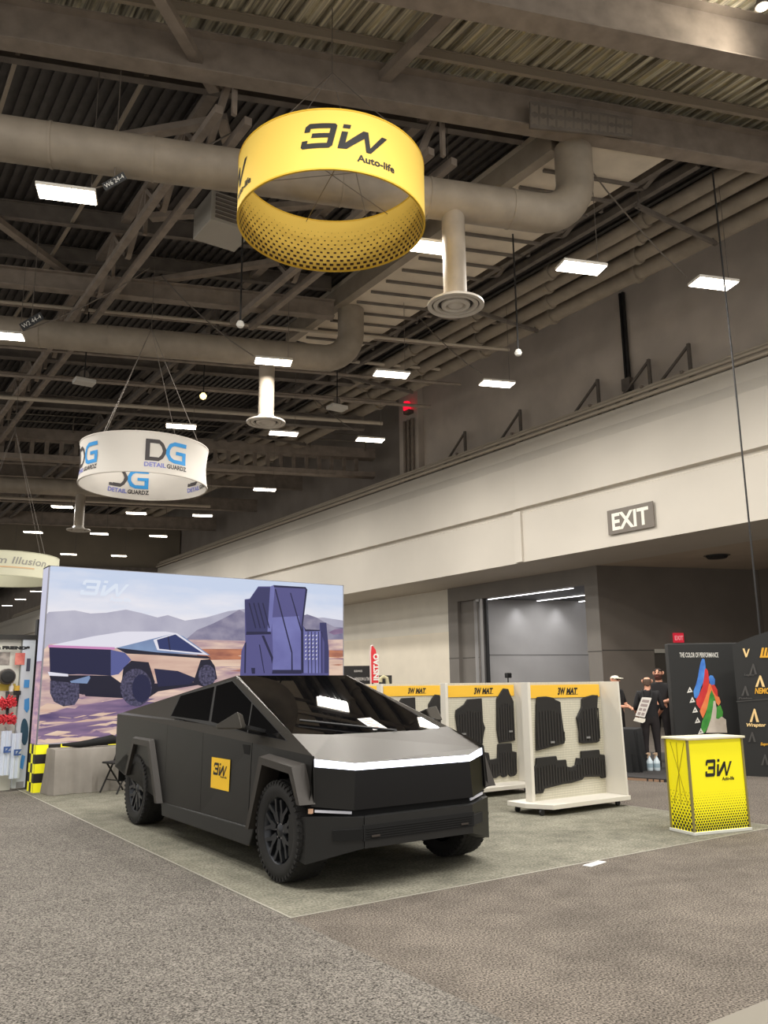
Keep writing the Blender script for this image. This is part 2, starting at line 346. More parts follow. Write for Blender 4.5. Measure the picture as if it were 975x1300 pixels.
for y0, z, h in ((29.5, 12.2, .6), (33, 11.6, .5), (45.5, 11.8, .8), (51, 11.6, .7), (57, 11.4, .8)):
    rbeam(y0, z, h, .3, x1=17.4 if y0 < 44 else 20.8, m=STEELD if y0 < 40 else STEEL)
# deep box truss with catwalk (the band above the white drum)
Yt = onz(0, 582, 11).y+.368*onz(0, 582, 11).x
b = MB(); b.bar(bline(-2, Yt, 11.1), bline(20.8, Yt, 11.1), .5, .22); b.bar(bline(-2, Yt, 12.1), bline(20.8, Yt, 12.1), .6, .45)
x = -2
while x < 20.5:
    b.bar(bline(x, Yt, 11.2), bline(x, Yt, 12.0), .16, .1); x += .55
struct(b.build('roof_beam', STEEL))
RAIL = mat('catwalk_rail', (126, 118, 106), .6)
t = thing('catwalk_railing', 'thin steel catwalk railing along the deep truss behind the white drum banner', 'railing', bline(9, Yt, 12.3))
b = MB()
for zz in (.35, .65): b.tube([bline(0, Yt-.4, 12.25+zz), bline(20.6, Yt-.4, 12.25+zz)], .03, 6)
b.build('rail', RAIL, t, world=True)
x = 1.
while x < 20.5:
    MB().tube([bline(x, Yt-.4, 12.2), bline(x, Yt-.4, 12.95)], .03, 6).build('post', RAIL, t, world=True); x += 2.4
# catwalk over the near girder (top of the picture)
t = thing('catwalk_railing', 'green grey catwalk railing above the topmost girder', 'railing', bline(12, Y2-.8, 13))
b = MB()
for zz in (.45, .85): b.tube([bline(3, Y2-.5, 12.95+zz), bline(20, Y2-.5, 12.95+zz)], .035, 6)
b.build('rail', RAIL, t, world=True)
for x in (7.6, 9.6, 11.6, 13.6): MB().tube([bline(x, Y2-.5, 12.9), bline(x, Y2-.5, 13.9)], .045, 6).build('post', RAIL, t, world=True)
b = MB(); b.bar(bline(3, Y2-1.6, 13.6), bline(20, Y2-1.6, 13.6), .3, .3); b.bar(bline(3, Y2-2.6, 14.4), bline(20, Y2-2.6, 14.4), .3, .3); struct(b.build('roof_beam', STEELD))
# perforated plate on the girder
p = on(672, 130, 2, 12.3); yy = Y1-.19
b = MB(); pa = onp(673, 128, bline(0, yy-.18, 0), BP); pb_ = onp(803, 150, bline(0, yy-.18, 0), BP)
ra = onp(673, 162, bline(0, yy-.18, 0), BP); rb = onp(803, 174, bline(0, yy-.18, 0), BP)
t = thing('mesh_panel', 'rectangular mesh panel fixed to the side of the big roof girder', 'panel', (pa+rb)/2)
MB().prism([ra, rb, pb_, pa], BP*.05).build('plate', STEELD, t, world=True)
for i in range(12):
    for j in range(2):
        f0, f1, g0, g1 = (i+.12)/12, (i+.88)/12, .1+j*.45, .45+j*.45
        q = lambda f, g_: lerp(lerp(ra, rb, f), lerp(pa, pb_, f), g_)-BP*.004
        b.add([q(f0, g0), q((f0+f1)/2, (g0+g1)/2-.1), q(f1, g0), q(f1, g1), q((f0+f1)/2, (g0+g1)/2+.1), q(f0, g1)], [(0, 1, 2, 3, 4, 5)])
b.build('mesh_pattern', mat('mesh_holes', (122, 112, 100), .7), t, world=True, fix=False)

# trusses running with the depth of the hall
def truss(x, y0, y1, zb, zt, name='roof_beam', dx=.28, m=None, step=2.4):
    b = MB()
    for s in (-dx, dx): b.bar((x+s, y0, zb), (x+s, y1, zb), .14, .16)
    b.bar((x, y0, zt), (x, y1, zt), .2, .16)
    y = y0; k = 0
    while y < y1-step:
        b.bar((x, y, zt), (x, y+step/2, zb), .12, .1); b.bar((x, y+step/2, zb), (x, y+step, zt), .12, .1); b.bar((x, y, zt), (x, y, zb), .08, .08); y += step
        if y > 45: break
    return struct(b.build(name, m or STEEL))
truss(5.2, Y1-1.6, 56, 11.55, 12.7); truss(9.0, Y1-2.8, 20, 11.5, 12.7, m=STEEL); truss(14.1, 9, 56, 12.3, 12.8, m=STEELD); truss(2.0, 24, 56, 11.7, 12.7, m=STEELD); truss(8.9, 21.5, 56, 11.8, 12.7, m=STEELD)
for k, (x0, y0, x1, y1, z) in enumerate(((2.9, 10.6, 5.0, 12.6, 12.3), (3.2, 15.6, 5.3, 13.3, 12.2), (5.4, 13.2, 7.4, 16.3, 12.3), (5.4, 17.2, 8.8, 14.2, 12.2), (5.4, 21.5, 8.8, 17.4, 12.2), (1.0, 18.2, 5.0, 21.6, 12.3), (9.2, 16.5, 10.7, 13.5, 12.2))):
    struct(MB().bar((x0, y0, z), (x1, y1, z), .2, .14).build('roof_beam', STEEL))
# thin rods of the deck bracing
for (u0, v0, u1, v1, z) in ((25, 60, 0, 140, 12.7), (190, 88, 145, 170, 12.7), (120, 235, 50, 350, 12.5), (60, 340, 20, 400, 12.5), (560, 25, 478, 108, 12.6)):
    p, q = onz(u0, v0, z), onz(u1, v1, z); d = q-p
    struct(MB().bar(p-d*.15, q+d*.1, .07 if u0 < 500 else .2, .07 if u0 < 500 else .2).build('roof_beam', PURL if u0 < 500 else STEEL))

# pipes under the roof along the right wall
for i, (u, v, r) in enumerate(((930, 216, .17), (956, 222, .17), (975, 237, .2), (975, 262, .24))):
    g = onz(u, v, 12.35)
    b = MB(); b.tube([(g.x, max(Y1-.368*g.x+.3, 4), 12.35), (g.x, 56, 12.35)], r, 12)
    o = thing('roof_pipe', 'long beige roof pipe, %s' % ('closest to the flat duct', 'second from the flat duct', 'third from the flat duct', 'fattest and nearest the wall')[i], 'pipe', (g.x, 9, 12.35))
    b.build('pipe', DUCT, o, smooth=True, world=True); y = 11+.6*i
    while y < 50: MB().tube([(g.x, y, 12.35), (g.x, y+.12, 12.35)], r*1.25, 12).build('joint', DUCT, o, smooth=True, world=True); y += 3.1
for y in (10.5, 16.6, 23, 31):
    t = thing('pipe_hanger', 'dark trapeze hanger carrying the four beige roof pipes, %s' % {10.5: 'just behind the big girder', 16.6: 'above the panel light by the wall', 23: 'halfway down the pipe run', 31: 'farthest down the pipe run'}[y], 'hanger', (15.6, y, 12))
    MB().bar((14.2, y, 12.05), (17.2, y, 12.05), .08, .1).build('cross_bar', STEELD, t, world=True)
    for x in (14.3, 17.1): MB().tube([(x, y, 12.0), (x, y, DZ)], .03, 6).build('rod', STEELD, t, world=True)

# round ducts, drops and diffusers
def arc(p, d0, d1, r, n=8):      # quarter bend from direction d0 to d1 starting at p
    return [p+d0*(r*math.sin(a))+d1*(r*(1-math.cos(a))) for a in [PI/2*k/n for k in range(n+1)]]
def duct(y0, x0, x1, drop, lab, z=10.5, r=.37):
    t = thing('round_duct', lab, 'duct', bline(5, y0, z))
    pts = [bline(x0, y0, z), bline((x0+x1)/2, y0, z)]
    if drop[3]: pts += arc(bline(x1, y0, z), BD, V3((0, 0, 1)), .8)+[bline(x1, y0, z)+BD*.8+V3((0, 0, 1.54))]
    else: pts.append(bline(x1, y0, z))
    MB().tube(pts, r, 24).build('main_duct', DUCT, t, smooth=True, world=True)
    b = MB(); x = x0+1.2
    while x < x1-.2:
        MB().tube([bline(x, y0, z), bline(x+.04, y0, z)], r+.012, 24).build('joint_band', DUCT, t, smooth=True, world=True); x += 1.55
    x, zz = drop[0], drop[1]; c = bline(x, y0, zz)
    MB().tube([c+V3((0, 0, .1)), c+V3((0, 0, z-zz))], .215, 20).build('drop_duct', DUCT, t, smooth=True, world=True)
    df = MB(); R0 = drop[2]
    df.lathe([(.2, .2), (.3, .06), (R0, .02), (R0, -.02), (R0*.86, -.02), (R0*.82, .03), (R0*.78, -.01), (R0*.66, -.02), (R0*.6, .06), (R0*.52, .06), (R0*.5, -.02), (R0*.36, -.035), (R0*.32, .02), (R0*.25, -.02), (R0*.1, -.04), (0, -.04)], 40, c=c)
    o = df.build('diffuser', mat('diffuser_paint', (200, 192, 180), .5), t, smooth=True, world=True)
    b = MB(); b.lathe([(R0*.6, .02), (R0*.52, .02)], 40, c=c); b.lathe([(R0*.82, .01), (R0*.79, .01)], 40, c=c); b.build('slot', INK, o, world=True, fix=False)
    return t
duct(13.5+.368*1.68, -5, 10.75, (9.08, 8.38, .52, 1), 'fat round duct passing behind the yellow drum banner with a ceiling diffuser')
duct(21.6+.368*3.1, -5, 10.9, (9.45, 8.52, .52, 1), 'round duct in the middle of the hall with a diffuser over the white drum')
duct(39.2+.368*6.2, 2, 13, (9.4, 8.55, .52, 0), 'distant round duct beyond the white drum banner with a small diffuser')
t = thing('flat_duct', 'wide flat rectangular duct with dark hanger straps beside the roof pipes', 'duct', (12.35, 15, 12.05))
MB().prism([(11.4, Y1-.368*11.4+.25, 12.05), (13.35, Y1-.368*13.35+.25, 12.05), (13.35, 21.2, 12.05), (11.4, 21.2, 12.05)], (0, 0, .86)).build('duct_body', mat('flat_duct_paint', (216, 203, 183), .6, noise=.1, nscale=1.5), t, world=True)
MB().box(11.12, 11.36, 10.1, 21.4, 12.0, 12.5).build('edge_channel', DUCT, t, world=True)
b = MB(); y = 10.3
while y < 21.0:
    b.bar((11.5, y+.4, 12.02), (13.6, y-.34, 12.02), .07, .06); y += .72
b.build('strap', STEELD, t, world=True)
t = thing('air_unit', 'small grey air unit with louvres under the roof beside the yellow drum banner', 'air unit', onz(283, 300, 11.3))
MB().box(-.5, .5, -.5, .5, 0, .7).build('housing', mat('unit_grey', (165, 160, 150), .6), t, bevel=.02)
b = MB(); [b.box(-.4, .4, -.54, -.5, .08+i*.1, .13+i*.1) for i in range(6)]; b.build('louvre', STEELD, t)

# hanging panel lights
LZ = 9.8
lamps = [((85, 248), 'bright panel light hanging alone in front of the fat round duct', 1), ((548, 315), 'panel light touching the lower rim of the yellow drum banner', 1), ((738, 341), 'panel light hanging beside the flat duct and roof pipes', 1), ((906, 361), 'panel light shining on the dark upper wall above the EXIT sign', 1),
 ((3, 427), 'panel light cut by the picture edge below the middle round duct', 1), ((347, 460), 'panel light just under the end of the middle round duct', 1), ((497, 476), 'panel light in front of the roof pipes beyond the big diffuser', 1), ((631, 488), 'panel light before the dark wall, second in the row along it', 1),
 ((230, 542), 'panel light directly above the white drum banner', 1), ((360, 551), 'panel light under the smaller round diffuser', 1), ((470, 559), 'panel light in front of the deep catwalk truss near the wall', 1), ((336, 622), 'panel light hanging low before the far dark upper wall', 1),
 ((79, 644), 'panel light just beneath the left edge of the white drum banner', 1), ((173, 652), 'panel light just below the middle of the white drum banner', 1), ((257, 655), 'panel light just below the wall side of the white drum banner', 1),
 ((42, 676), 'small far panel light above the cream drum banner', 0), ((126, 678), 'small far panel light beside the most distant diffuser', 0), ((201, 681), 'small far panel light close above the lit billboard top', 0), ((87, 704), 'tiny panel light on the bulkhead over the billboard corner', 0), ((151, 706), 'tiny panel light on the bulkhead over the billboard logo', 0), ((10, 702), 'tiny panel light right on top of the cream drum banner', 0),
 ((46, 751), 'tiny distant light under the cream drum banner, highest of three', 0), ((26, 761), 'tiny distant light under the cream drum banner, middle of three', 0), ((9, 769), 'tiny distant light under the cream drum banner, lowest of three', 0)]
LAMPPOS = []
ra_ = math.atan2(BD.y, BD.x)
FR = mat('lamp_frame', (210, 205, 195), .4)
for (uv, lab, near) in lamps:
    c = onz(uv[0], uv[1], LZ); LAMPPOS.append((c, near))
    t = thing('panel_light', lab, 'ceiling light', c, ra_, 'hanging panel lights')
    w, h = (.48, .22)
    MB().box(-w, w, -h, h, .012, .07).build('frame', FR, t, bevel=.008); MB().box(-w+.02, w-.02, -h+.02, h-.02, 0, .012).build('diffuser', LAMPM, t)
    MB().tube([(w*.8, 0, .07), (w*.8, 0, (12.03 if 11.0 < c.x < 13.7 and 10 < c.y < 21.3 else DZ-.05)-LZ-.07)], .008 if near else .016, 5).build('hanging_rod', WIRE, t)
for (uv, e, lab) in (((872, 352), (735, 196), 'pale power cord running from the light above the EXIT sign to the girder'), ((612, 474), (530, 400), 'pale cord running down to the second panel light along the dark wall'), ((322, 452), (205, 350), 'pale cord running to the panel light under the middle duct'), ((455, 549), (385, 490), 'pale cord running to the panel light near the catwalk truss'), ((92, 246), (310, 160), 'pale cord running from the bright lone panel light up behind the yellow banner'), ((30, 420), (190, 340), 'pale cord stretched over the middle round duct')):
    p, q = onz(*uv, LZ+.06), onz(*e, 11.9); mid = (p+q)/2-V3((0, 0, .15))
    tag(MB().tube([p, (p+mid)/2-V3((0, 0, .05)), mid, (q+mid)/2-V3((0, 0, .05)), q], .016, 5).build('power_cord', WIRE), lab, 'cord')
p = onz(905, 222, 12.0)
tag(MB().tube([(p.x, p.y, 12.1), (p.x+.03, p.y, 7), (p.x, p.y, 2.2)], .02, 6).build('hanging_cable', CABLE), 'long black cable hanging from the roof girder past the EXIT sign', 'cable')
# small roof fittings
def fitting(u, v, z, top, name, lab, cat, shape):
    c = onz(u, v, z); t = thing(name, lab, cat, c); shape(t)
    MB().tube([(0, 0, .1), (0, 0, top-z)], .02, 6).build('hanging_rod', CABLE, t); return t
def sens(t):
    MB().lathe([(0, -.08), (.06, -.06), (.09, 0), (.06, .07), (0, .1)], 16).build('head', WHITE, t, smooth=True)
def spk(t):
    MB().box(-.28, .28, -.2, .2, -.1, .02).build('housing', mat('fit_white', (190, 186, 178), .5), t, bevel=.02); b = MB(); b.tube([(0, 0, .18), (0, .02, .18)], .13, 12); b.build('yoke', STEELD, t)
fitting(305, 412, 9.2, 12.9, 'ceiling_sensor', 'white ball sensor on a dark rod below the yellow drum banner', 'sensor', sens)
fitting(658, 448, 9.0, 12.0, 'ceiling_sensor', 'small pale sensor on a long dark rod in front of the upper wall', 'sensor', sens)
fitting(107, 483, 10, 12.9, 'roof_speaker', 'small pale box speaker under the middle round duct above the white drum', 'speaker', spk)
fitting(428, 516, 10, 12.9, 'roof_speaker', 'small pale box speaker in front of the roof pipes near the smaller diffuser', 'speaker', spk)
t = fitting(258, 503, 10.5, 12.9, 'pendant_lamp', 'small warm bulb glowing under the roof above the white drum', 'lamp', lambda t: None)
MB().lathe([(0, -.12), (.09, -.06), (.11, .02), (.05, .1), (0, .12)], 14).build('bulb', mat('warm_glow', (255, 226, 150), .4, emit=3), t, smooth=True)
for (uv, txt, lab) in (((145, 230), 'W6 24-4', 'small black placard with white code hanging below the fat round duct'), ((40, 408), 'W2 44-4', 'small black placard with white code before the middle round duct')):
    c = onz(uv[0], uv[1], 9.9); t = thing('roof_placard', lab, 'placard', c)
    d1 = (c_r*.86+c_u*.5).normalized(); d2 = (c_u*.86-c_r*.5).normalized(); s = (c-V3((0, 0, CH))).length/FPX
    MB().prism([c+(d1*a+d2*e)*s for a, e in ((-14, -4.5), (14, -4.5), (14, 4.5), (-14, 4.5))], cf*.03).build('plate', BLACK, t, world=True)
    b = MB(); mark(b, text2d(txt, 5*s), lambda x, y: c+d1*(x-12*s)+d2*(y-2.5*s)-cf*.006, width=24*s); b.build('lettering', WHITE, t, world=True, fix=False)
    MB().tube([c+V3((0, 0, .1)), c+V3((0, 0, 2.6))], .01, 5).build('hanging_wire', WIRE, t, world=True)

# thin pipes and conduits lacing the roof in the distance
for k, (y0, z, r) in enumerate(((24.2, 11.9, .05), (25.0, 12.2, .07), (26.6, 11.5, .05), (27.4, 12.3, .06), (28.3, 11.2, .06), (30.4, 12.0, .05), (31.3, 11.4, .07), (23.4, 12.4, .05), (42.5, 11.8, .08), (48, 11.2, .08))):
    tag(MB().tube([bline(-2, y0, z), bline(17.2, y0, z)], r, 6).build('roof_conduit', LEDG if k % 3 == 0 else STEEL), 'thin conduit crossing under the dark roof beyond the middle round duct', 'conduit', 'thin roof conduits')
up = onz(968, 6, 12.3)
t = thing('work_light', 'small lamp at the top picture corner lighting the ribbed roof sheet', 'lamp', up)
MB().lathe([(0, .14), (.07, .12), (.12, .0), (.12, -.04), (0, -.04)], 16).build('shade', STEELD, t, smooth=True); MB().lathe([(0, -.07), (.09, -.05), (.1, -.04)], 16).build('bulb', mat('work_glow', (255, 240, 205), .4, emit=6), t)
MB().tube([(0, 0, .14), (0, 0, .7)], .02, 6).build('hanging_rod', CABLE, t)
# ================================================================== hanging drums
def ang_for(c, r, z, u, near):      # angle at which the drum's wall shows at picture column u
    best = None; tc = math.atan2(-c.y, -c.x)
    for k in range(-900, 901):
        a = tc+(0 if near else PI)+k/900*PI/2; e = abs(pix((c.x+r*math.cos(a), c.y+r*math.sin(a), z))[0]-u)
        if best is None or e < best[0]: best = (e, a)
    return best[1]
def ring(t, c, r, z0, z1, mats, bulge=0.):
    n = 96; b = MB()
    prof = [(r, z0), (r-bulge*.7, lerp(z0, z1, .25)), (r-bulge, (z0+z1)/2), (r-bulge*.7, lerp(z0, z1, .75)), (r, z1), (r-.02, z1), (r-.02-bulge*.7, lerp(z0, z1, .75)), (r-.02-bulge, (z0+z1)/2), (r-.02-bulge*.7, lerp(z0, z1, .25)), (r-.02, z0), (r, z0)]
    b.lathe(prof, n, c=(c.x, c.y, 0)); b.build('fabric', mats[0], t, smooth=True, world=True)
    b = MB()
    for z in (z0, z1): b.lathe([(r+.006, z-.012), (r+.006, z+.012), (r-.026, z+.012), (r-.026, z-.012), (r+.006, z-.012)], n, c=(c.x, c.y, 0))
    b.build('rim', mats[1], t, smooth=True, world=True)
c3 = V3((6.171, 10.343, 8.807)); r3 = 1.5
t = thing('drum_banner', 'round yellow drum banner with a black logo hanging from the roof', 'hanging banner', c3)
ring(t, c3, r3, 8.807, 9.779, (mat('drum_yellow', (244, 206, 92), .7), mat('drum_rim', (222, 178, 44), .6)))
def on_drum(c, a0, r, z0, sgn=1): return lambda x, y: V3((c.x+r*math.cos(a0+sgn*x/r), c.y+r*math.sin(a0+sgn*x/r), z0+y))
a0 = ang_for(c3, r3, 9.3, 440, True)
for k in range(3):
    b = MB()
    a = a0+k*2*PI/3 if k != 1 else ang_for(c3, r3, 9.3, 306, True)-.25
    sh = finely(([(p[0]*.42-.68, p[1]*.40) for p in LOGO[0]], LOGO[1]), .07)
    mark(b, sh, on_drum(c3, a, r3+.006, 9.14, 1))
    tx = text2d('Auto-life', .11, .004); mark(b, finely(([(p[0]*.62/ max(q[0] for q in tx[0])+.16, p[1]) for p in tx[0]], tx[1]), .07), on_drum(c3, a, r3+.006, 8.97, 1)); b.build('logo_print', INK, t, world=True, fix=False)
b = MB(); n = 76
for row in range(10):
    s = max(.08, .56-.052*row)
    for k in range(n):
        a = (k+.5*(row % 2))*2*PI/n; da = 2*PI/n*s*1.05; z = 8.842+row*.078; hh = .078*s
        rr = r3-.027
        b.poly([(c3.x+rr*math.cos(a-da/2), c3.y+rr*math.sin(a-da/2), z-hh*.55), (c3.x+rr*math.cos(a+da/2), c3.y+rr*math.sin(a+da/2), z-hh*.55), (c3.x+rr*math.cos(a+da/2), c3.y+rr*math.sin(a+da/2), z+hh*.55), (c3.x+rr*math.cos(a-da/2), c3.y+rr*math.sin(a-da/2), z+hh*.55)])
b.build('dot_print', mat('dot_ink', (66, 40, 20), .7), t, world=True, fix=False)
def slings(t, c, r, z1, top, n=4):
    b = MB(); hub = V3((c.x, c.y, (z1+top)/2+.3))
    for k in range(n):
        a = .6+k*2*PI/n; b.tube([(c.x+r*math.cos(a), c.y+r*math.sin(a), z1), hub], .007, 5)
    b.tube([hub, (c.x, c.y, top)], .008, 5); b.build('sling', WIRE, t, world=True)
slings(t, c3, r3, 9.78, 12.9)
b = MB()
for k in range(3): b.tube([(c3.x+(r3-.03)*math.cos(k*PI/3+.3), c3.y+(r3-.03)*math.sin(k*PI/3+.3), 9.72), (c3.x-(r3-.03)*math.cos(k*PI/3+.3), c3.y-(r3-.03)*math.sin(k*PI/3+.3), 9.72)], .007, 5)
b.build('cross_wire', WIRE, t, world=True)
cD = V3((6.17, 19.118, 6.287)); rD = 1.5
t = thing('drum_banner', 'round white drum banner with black and blue letters hanging above the billboard', 'hanging banner', cD)
ring(t, cD, rD, 6.287, 7.226, (mat('drum_white', (206, 200, 191), .7), mat('drum_white_rim', (205, 198, 188), .6)), .05)
GR = mat('letter_charcoal', (58, 52, 52), .6); BL = mat('letter_blue', (40, 140, 205), .6); PURP = mat('letter_violet', (120, 124, 190), .6)
DG_D = quads([rect(0, .2, 0, 1), rect(.2, .62, .82, 1), rect(.2, .62, 0, .18), [(.62, .82), (.62, 1), (.82, .85), (.98, .55), (.98, .45), (.8, .5), (.74, .68)], [(.62, .18), (.62, 0), (.82, .15), (.98, .45), (.8, .5), (.74, .32)]])
DG_G = quads([[(1.35, .82), (1.35, 1), (2.0, 1), (2.0, .82)], [(1.35, 1), (1.1, .88), (.96, .6), (1.14, .58), (1.22, .74), (1.35, .82)], [(.96, .6), (.95, .38), (1.14, .40), (1.14, .58)], [(.95, .38), (1.1, .1), (1.35, 0), (1.35, .18), (1.22, .26), (1.14, .40)], rect(1.35, 2.0, 0, .18), rect(1.8, 2.0, .18, .58), rect(1.45, 2.0, .42, .58)])
def dg(a, rr, sgn):
    for shp, mi in ((DG_D, 0), (DG_G, 1)):
        mark(b, finely(([(p[0]*.50-.5, p[1]*.50) for p in shp[0]], shp[1]), .08), on_drum(cD, a, rr, 6.56, sgn), mi)
    for tx, x0, w, mi in (('DETAIL', -.52, .5, 2), ('GUARDZ', .0, .52, 0)):
        s = text2d(tx, .1, .005); k = w/max(q[0] for q in s[0]); mark(b, finely(([(p[0]*k+x0, p[1]) for p in s[0]], s[1]), .08), on_drum(cD, a, rr, 6.42, sgn), mi)
for a_, rr_, sg_ in ((ang_for(cD, rD, 6.8, 213, True), rD+.006, 1), (ang_for(cD, rD, 6.8, 111, True)-.12, rD+.006, 1), (ang_for(cD, rD, 6.8, 162, False), rD-.085, -1), (ang_for(cD, rD, 6.8, 252, False)-.12, rD-.085, -1)):
    b = MB(); dg(a_, rr_, sg_)
    for p in b.v:      # keep the print on the waisted cloth
        f = 1-abs((p.z-6.287)/(7.226-6.287)-.5)*2; d = V3((p.x-cD.x, p.y-cD.y, 0)); L = d.length; inner = L < rD-.03
        q = (rD-.027 if inner else rD+.006)-.05*min(1, f*1.45 if f < .5 else .7+ (f-.5)*.6); p.x, p.y = cD.x+d.x/L*q, cD.y+d.y/L*q
    b.build('logo_print', [GR, BL, PURP], t, world=True, fix=False)
slings(t, cD, rD, 7.22, 12.9)
# cream drum at the picture's edge: measured like the others
cT = onz(4, 726, 5.0); cT = V3((cT.x, cT.y, 4.75)); rT = 1.55
t = thing('drum_banner', 'cream drum banner with faded lettering cut by the picture edge', 'hanging banner', cT)
ring(t, cT, rT, 4.72, 5.42, (mat('drum_cream', (214, 212, 186), .7), mat('drum_cream_rim', (190, 188, 162), .6)))
b = MB(); a = ang_for(cT, rT, 5.1, 8, True)
tx = text2d('Trim Illusion', .2, .003, .2); k = 1.95/max(q[0] for q in tx[0])
mark(b, finely(([(p[0]*k-.75, p[1]) for p in tx[0]], tx[1]), .08), on_drum(cT, a, rT+.006, 5.06, 1), 0)
mark(b, finely(quads([rect(-.75, .8, -.06, -.02)]), .08), on_drum(cT, a, rT+.006, 5.0, 1), 1)
b.build('lettering', [mat('faded_grey', (150, 148, 140), .7), mat('faded_tan', (214, 180, 140), .7)], t, world=True, fix=False)
slings(t, cT, rT, 5.42, 12.9)

# ================================================================== lit billboard
BX0, BX1, BY, BZ0, BZ1 = 3.04, 8.66, 14.0, .72, 3.525
t = thing('billboard', 'large lit billboard showing a silver truck and floor mats in a desert', 'billboard', ((BX0+BX1)/2, BY+.2, 0))
MB().box(BX0+.02, BX1-.02, BY+.03, BY+.38, 0, BZ1-.01).build('light_box', mat('box_side', (150, 150, 158), .5), t, world=True)
b = MB()
for x0, x1, z0, z1 in ((BX0, BX0+.03, BZ0, BZ1), (BX1-.03, BX1, BZ0, BZ1), (BX0, BX1, BZ1-.02, BZ1), (BX0, BX1, BZ0-.02, BZ0)):
    b.box(x0, x1, BY+.006, BY+.4, z0, z1)
b.build('frame', mat('frame_alu', (140, 140, 150), .4, metal=.6), t, world=True)
def skymat():
    M = bpy.data.materials.new('print_sky'); M.use_nodes = True; nt = M.node_tree; bs = nt.nodes['Principled BSDF']; N = nt.nodes.new; L = nt.links.new
    tc = N('ShaderNodeTexCoord'); sp = N('ShaderNodeSeparateXYZ'); L(tc.outputs['Object'], sp.inputs[0]); mr = N('ShaderNodeMapRange'); L(sp.outputs['Z'], mr.inputs[0])
    mr.inputs[1].default_value = 2.0; mr.inputs[2].default_value = 3.5
    mp = N('ShaderNodeMapping'); mp.inputs['Scale'].default_value = (.7, 1, 3); L(tc.outputs['Object'], mp.inputs[0]); nz = N('ShaderNodeTexNoise'); nz.inputs['Scale'].default_value = 1.3; nz.inputs['Detail'].default_value = 5; L(mp.outputs[0], nz.inputs['Vector'])
    ad = N('ShaderNodeMath'); ad.operation = 'MULTIPLY_ADD'; L(nz.outputs['Fac'], ad.inputs[0]); ad.inputs[1].default_value = -.9; L(mr.outputs[0], ad.inputs[2])
    rp = N('ShaderNodeValToRGB'); L(ad.outputs[0], rp.inputs[0]); rp.color_ramp.elements[0].position = -.0; rp.color_ramp.elements[0].color = lin((228, 226, 234))+(1,)
    rp.color_ramp.elements[1].position = .5; rp.color_ramp.elements[1].color = lin((188, 202, 228))+(1,)
    L(rp.outputs[0], bs.inputs['Emission Color']); bs.inputs['Emission Strength'].default_value = GLOW; bs.inputs['Base Color'].default_value = (.05, .05, .05, 1); bs.inputs['Roughness'].default_value = .6
    return M
GLOW = .92
def pm(name, rgb, rgb2=None, **k):
    M = mat(name, rgb, .6, rgb2=rgb2, emit=GLOW, **k); b = M.node_tree.nodes['Principled BSDF']
    for l in list(M.node_tree.links):
        if l.to_socket == b.inputs['Base Color']: M.node_tree.links.remove(l)
    b.inputs['Base Color'].default_value = (.015, .015, .015, 1); b.inputs['Specular IOR Level'].default_value = .1; return M
PMATS = [skymat(), pm('pr_hills', (190, 188, 204), (172, 170, 190), nscale=2), pm('pr_peak', (158, 152, 172), (108, 104, 136), nscale=3, stretch=(1, 1, 1.5)),
 pm('pr_sand', (238, 208, 188), (160, 128, 146), nscale=1.9, stretch=(.8, 1, 5)), pm('pr_band', (196, 128, 96), (150, 92, 78), nscale=6, stretch=(.5, 1, 2)),
 pm('pr_white', (230, 228, 240)), pm('pr_navy', (26, 28, 66)), pm('pr_steel', (134, 158, 196), (112, 130, 170), nscale=2), pm('pr_glass', (40, 52, 104)),
 pm('pr_bronze', (226, 194, 174), (190, 150, 140), nscale=1.6, stretch=(.6, 1, 4)), pm('pr_arch', (20, 19, 44)), pm('pr_tire', (22, 21, 48), (92, 88, 118), nscale=26),
 pm('pr_shade', (86, 72, 112), (150, 122, 152), nscale=2, stretch=(.6, 1, 4)), pm('pr_pink', (206, 140, 190)), pm('pr_mat', (84, 82, 136)), pm('pr_matdark', (54, 54, 100)),
 pm('pr_matlight', (124, 126, 186), (100, 100, 160), nscale=1.2), pm('pr_matline', (28, 28, 66)), pm('pr_sandlight', (240, 214, 190), (214, 178, 160), nscale=2, stretch=(.6, 1, 5)), pm('pr_logo', (226, 234, 248)), pm('pr_hubble', (86, 92, 150))]
SKY, HIL, PEAK, SAND, BAND, WHI, NAV, STE, GLA, BRO, ARC, TIR, SHA, PIN, MAT_, MDK, MLT, MLN, SLT, LGO, HUB = range(21)
b = MB(); lay = [0]
def pp(pts, mi, depth=None):
    lay[0] += 1; y = BY+.004-lay[0]*.00025
    b.poly([(min(max(q.x, BX0+.02), BX1-.02), y, min(max(q.z, BZ0+.005), BZ1-.02)) for q in (ony(u, v, BY) for u, v in pts)], mi)
b.poly([(BX0+.02, BY+.004, BZ0), (BX1-.02, BY+.004, BZ0), (BX1-.02, BY+.004, BZ1-.01), (BX0+.02, BY+.004, BZ1-.01)], SKY)
pp([(40, 779), (62, 777), (95, 775), (115, 779), (135, 778), (160, 774), (178, 778), (200, 784), (213, 781), (235, 788), (262, 784), (290, 776), (320, 772), (345, 779), (380, 786), (410, 784), (440, 788), (440, 830), (40, 840)], HIL)
pp([(236, 812), (250, 800), (270, 792), (290, 782), (304, 774), (318, 782), (330, 800), (330, 826), (236, 822)], PEAK)
pp([(383, 782), (390, 780), (402, 784), (412, 790), (425, 796), (440, 797), (440, 830), (383, 830)], PEAK)
pp([(436, 798), (425, 799), (417, 803), (424, 806), (440, 804)], SHA)
pp([(30, 824), (62, 818), (150, 812), (240, 812), (330, 814), (440, 812), (440, 960), (30, 960)], SAND)
pp([(236, 824), (330, 824), (440, 826), (440, 836), (262, 838)], BAND)
pp([(255, 838), (440, 838), (440, 848), (262, 846)], SLT)
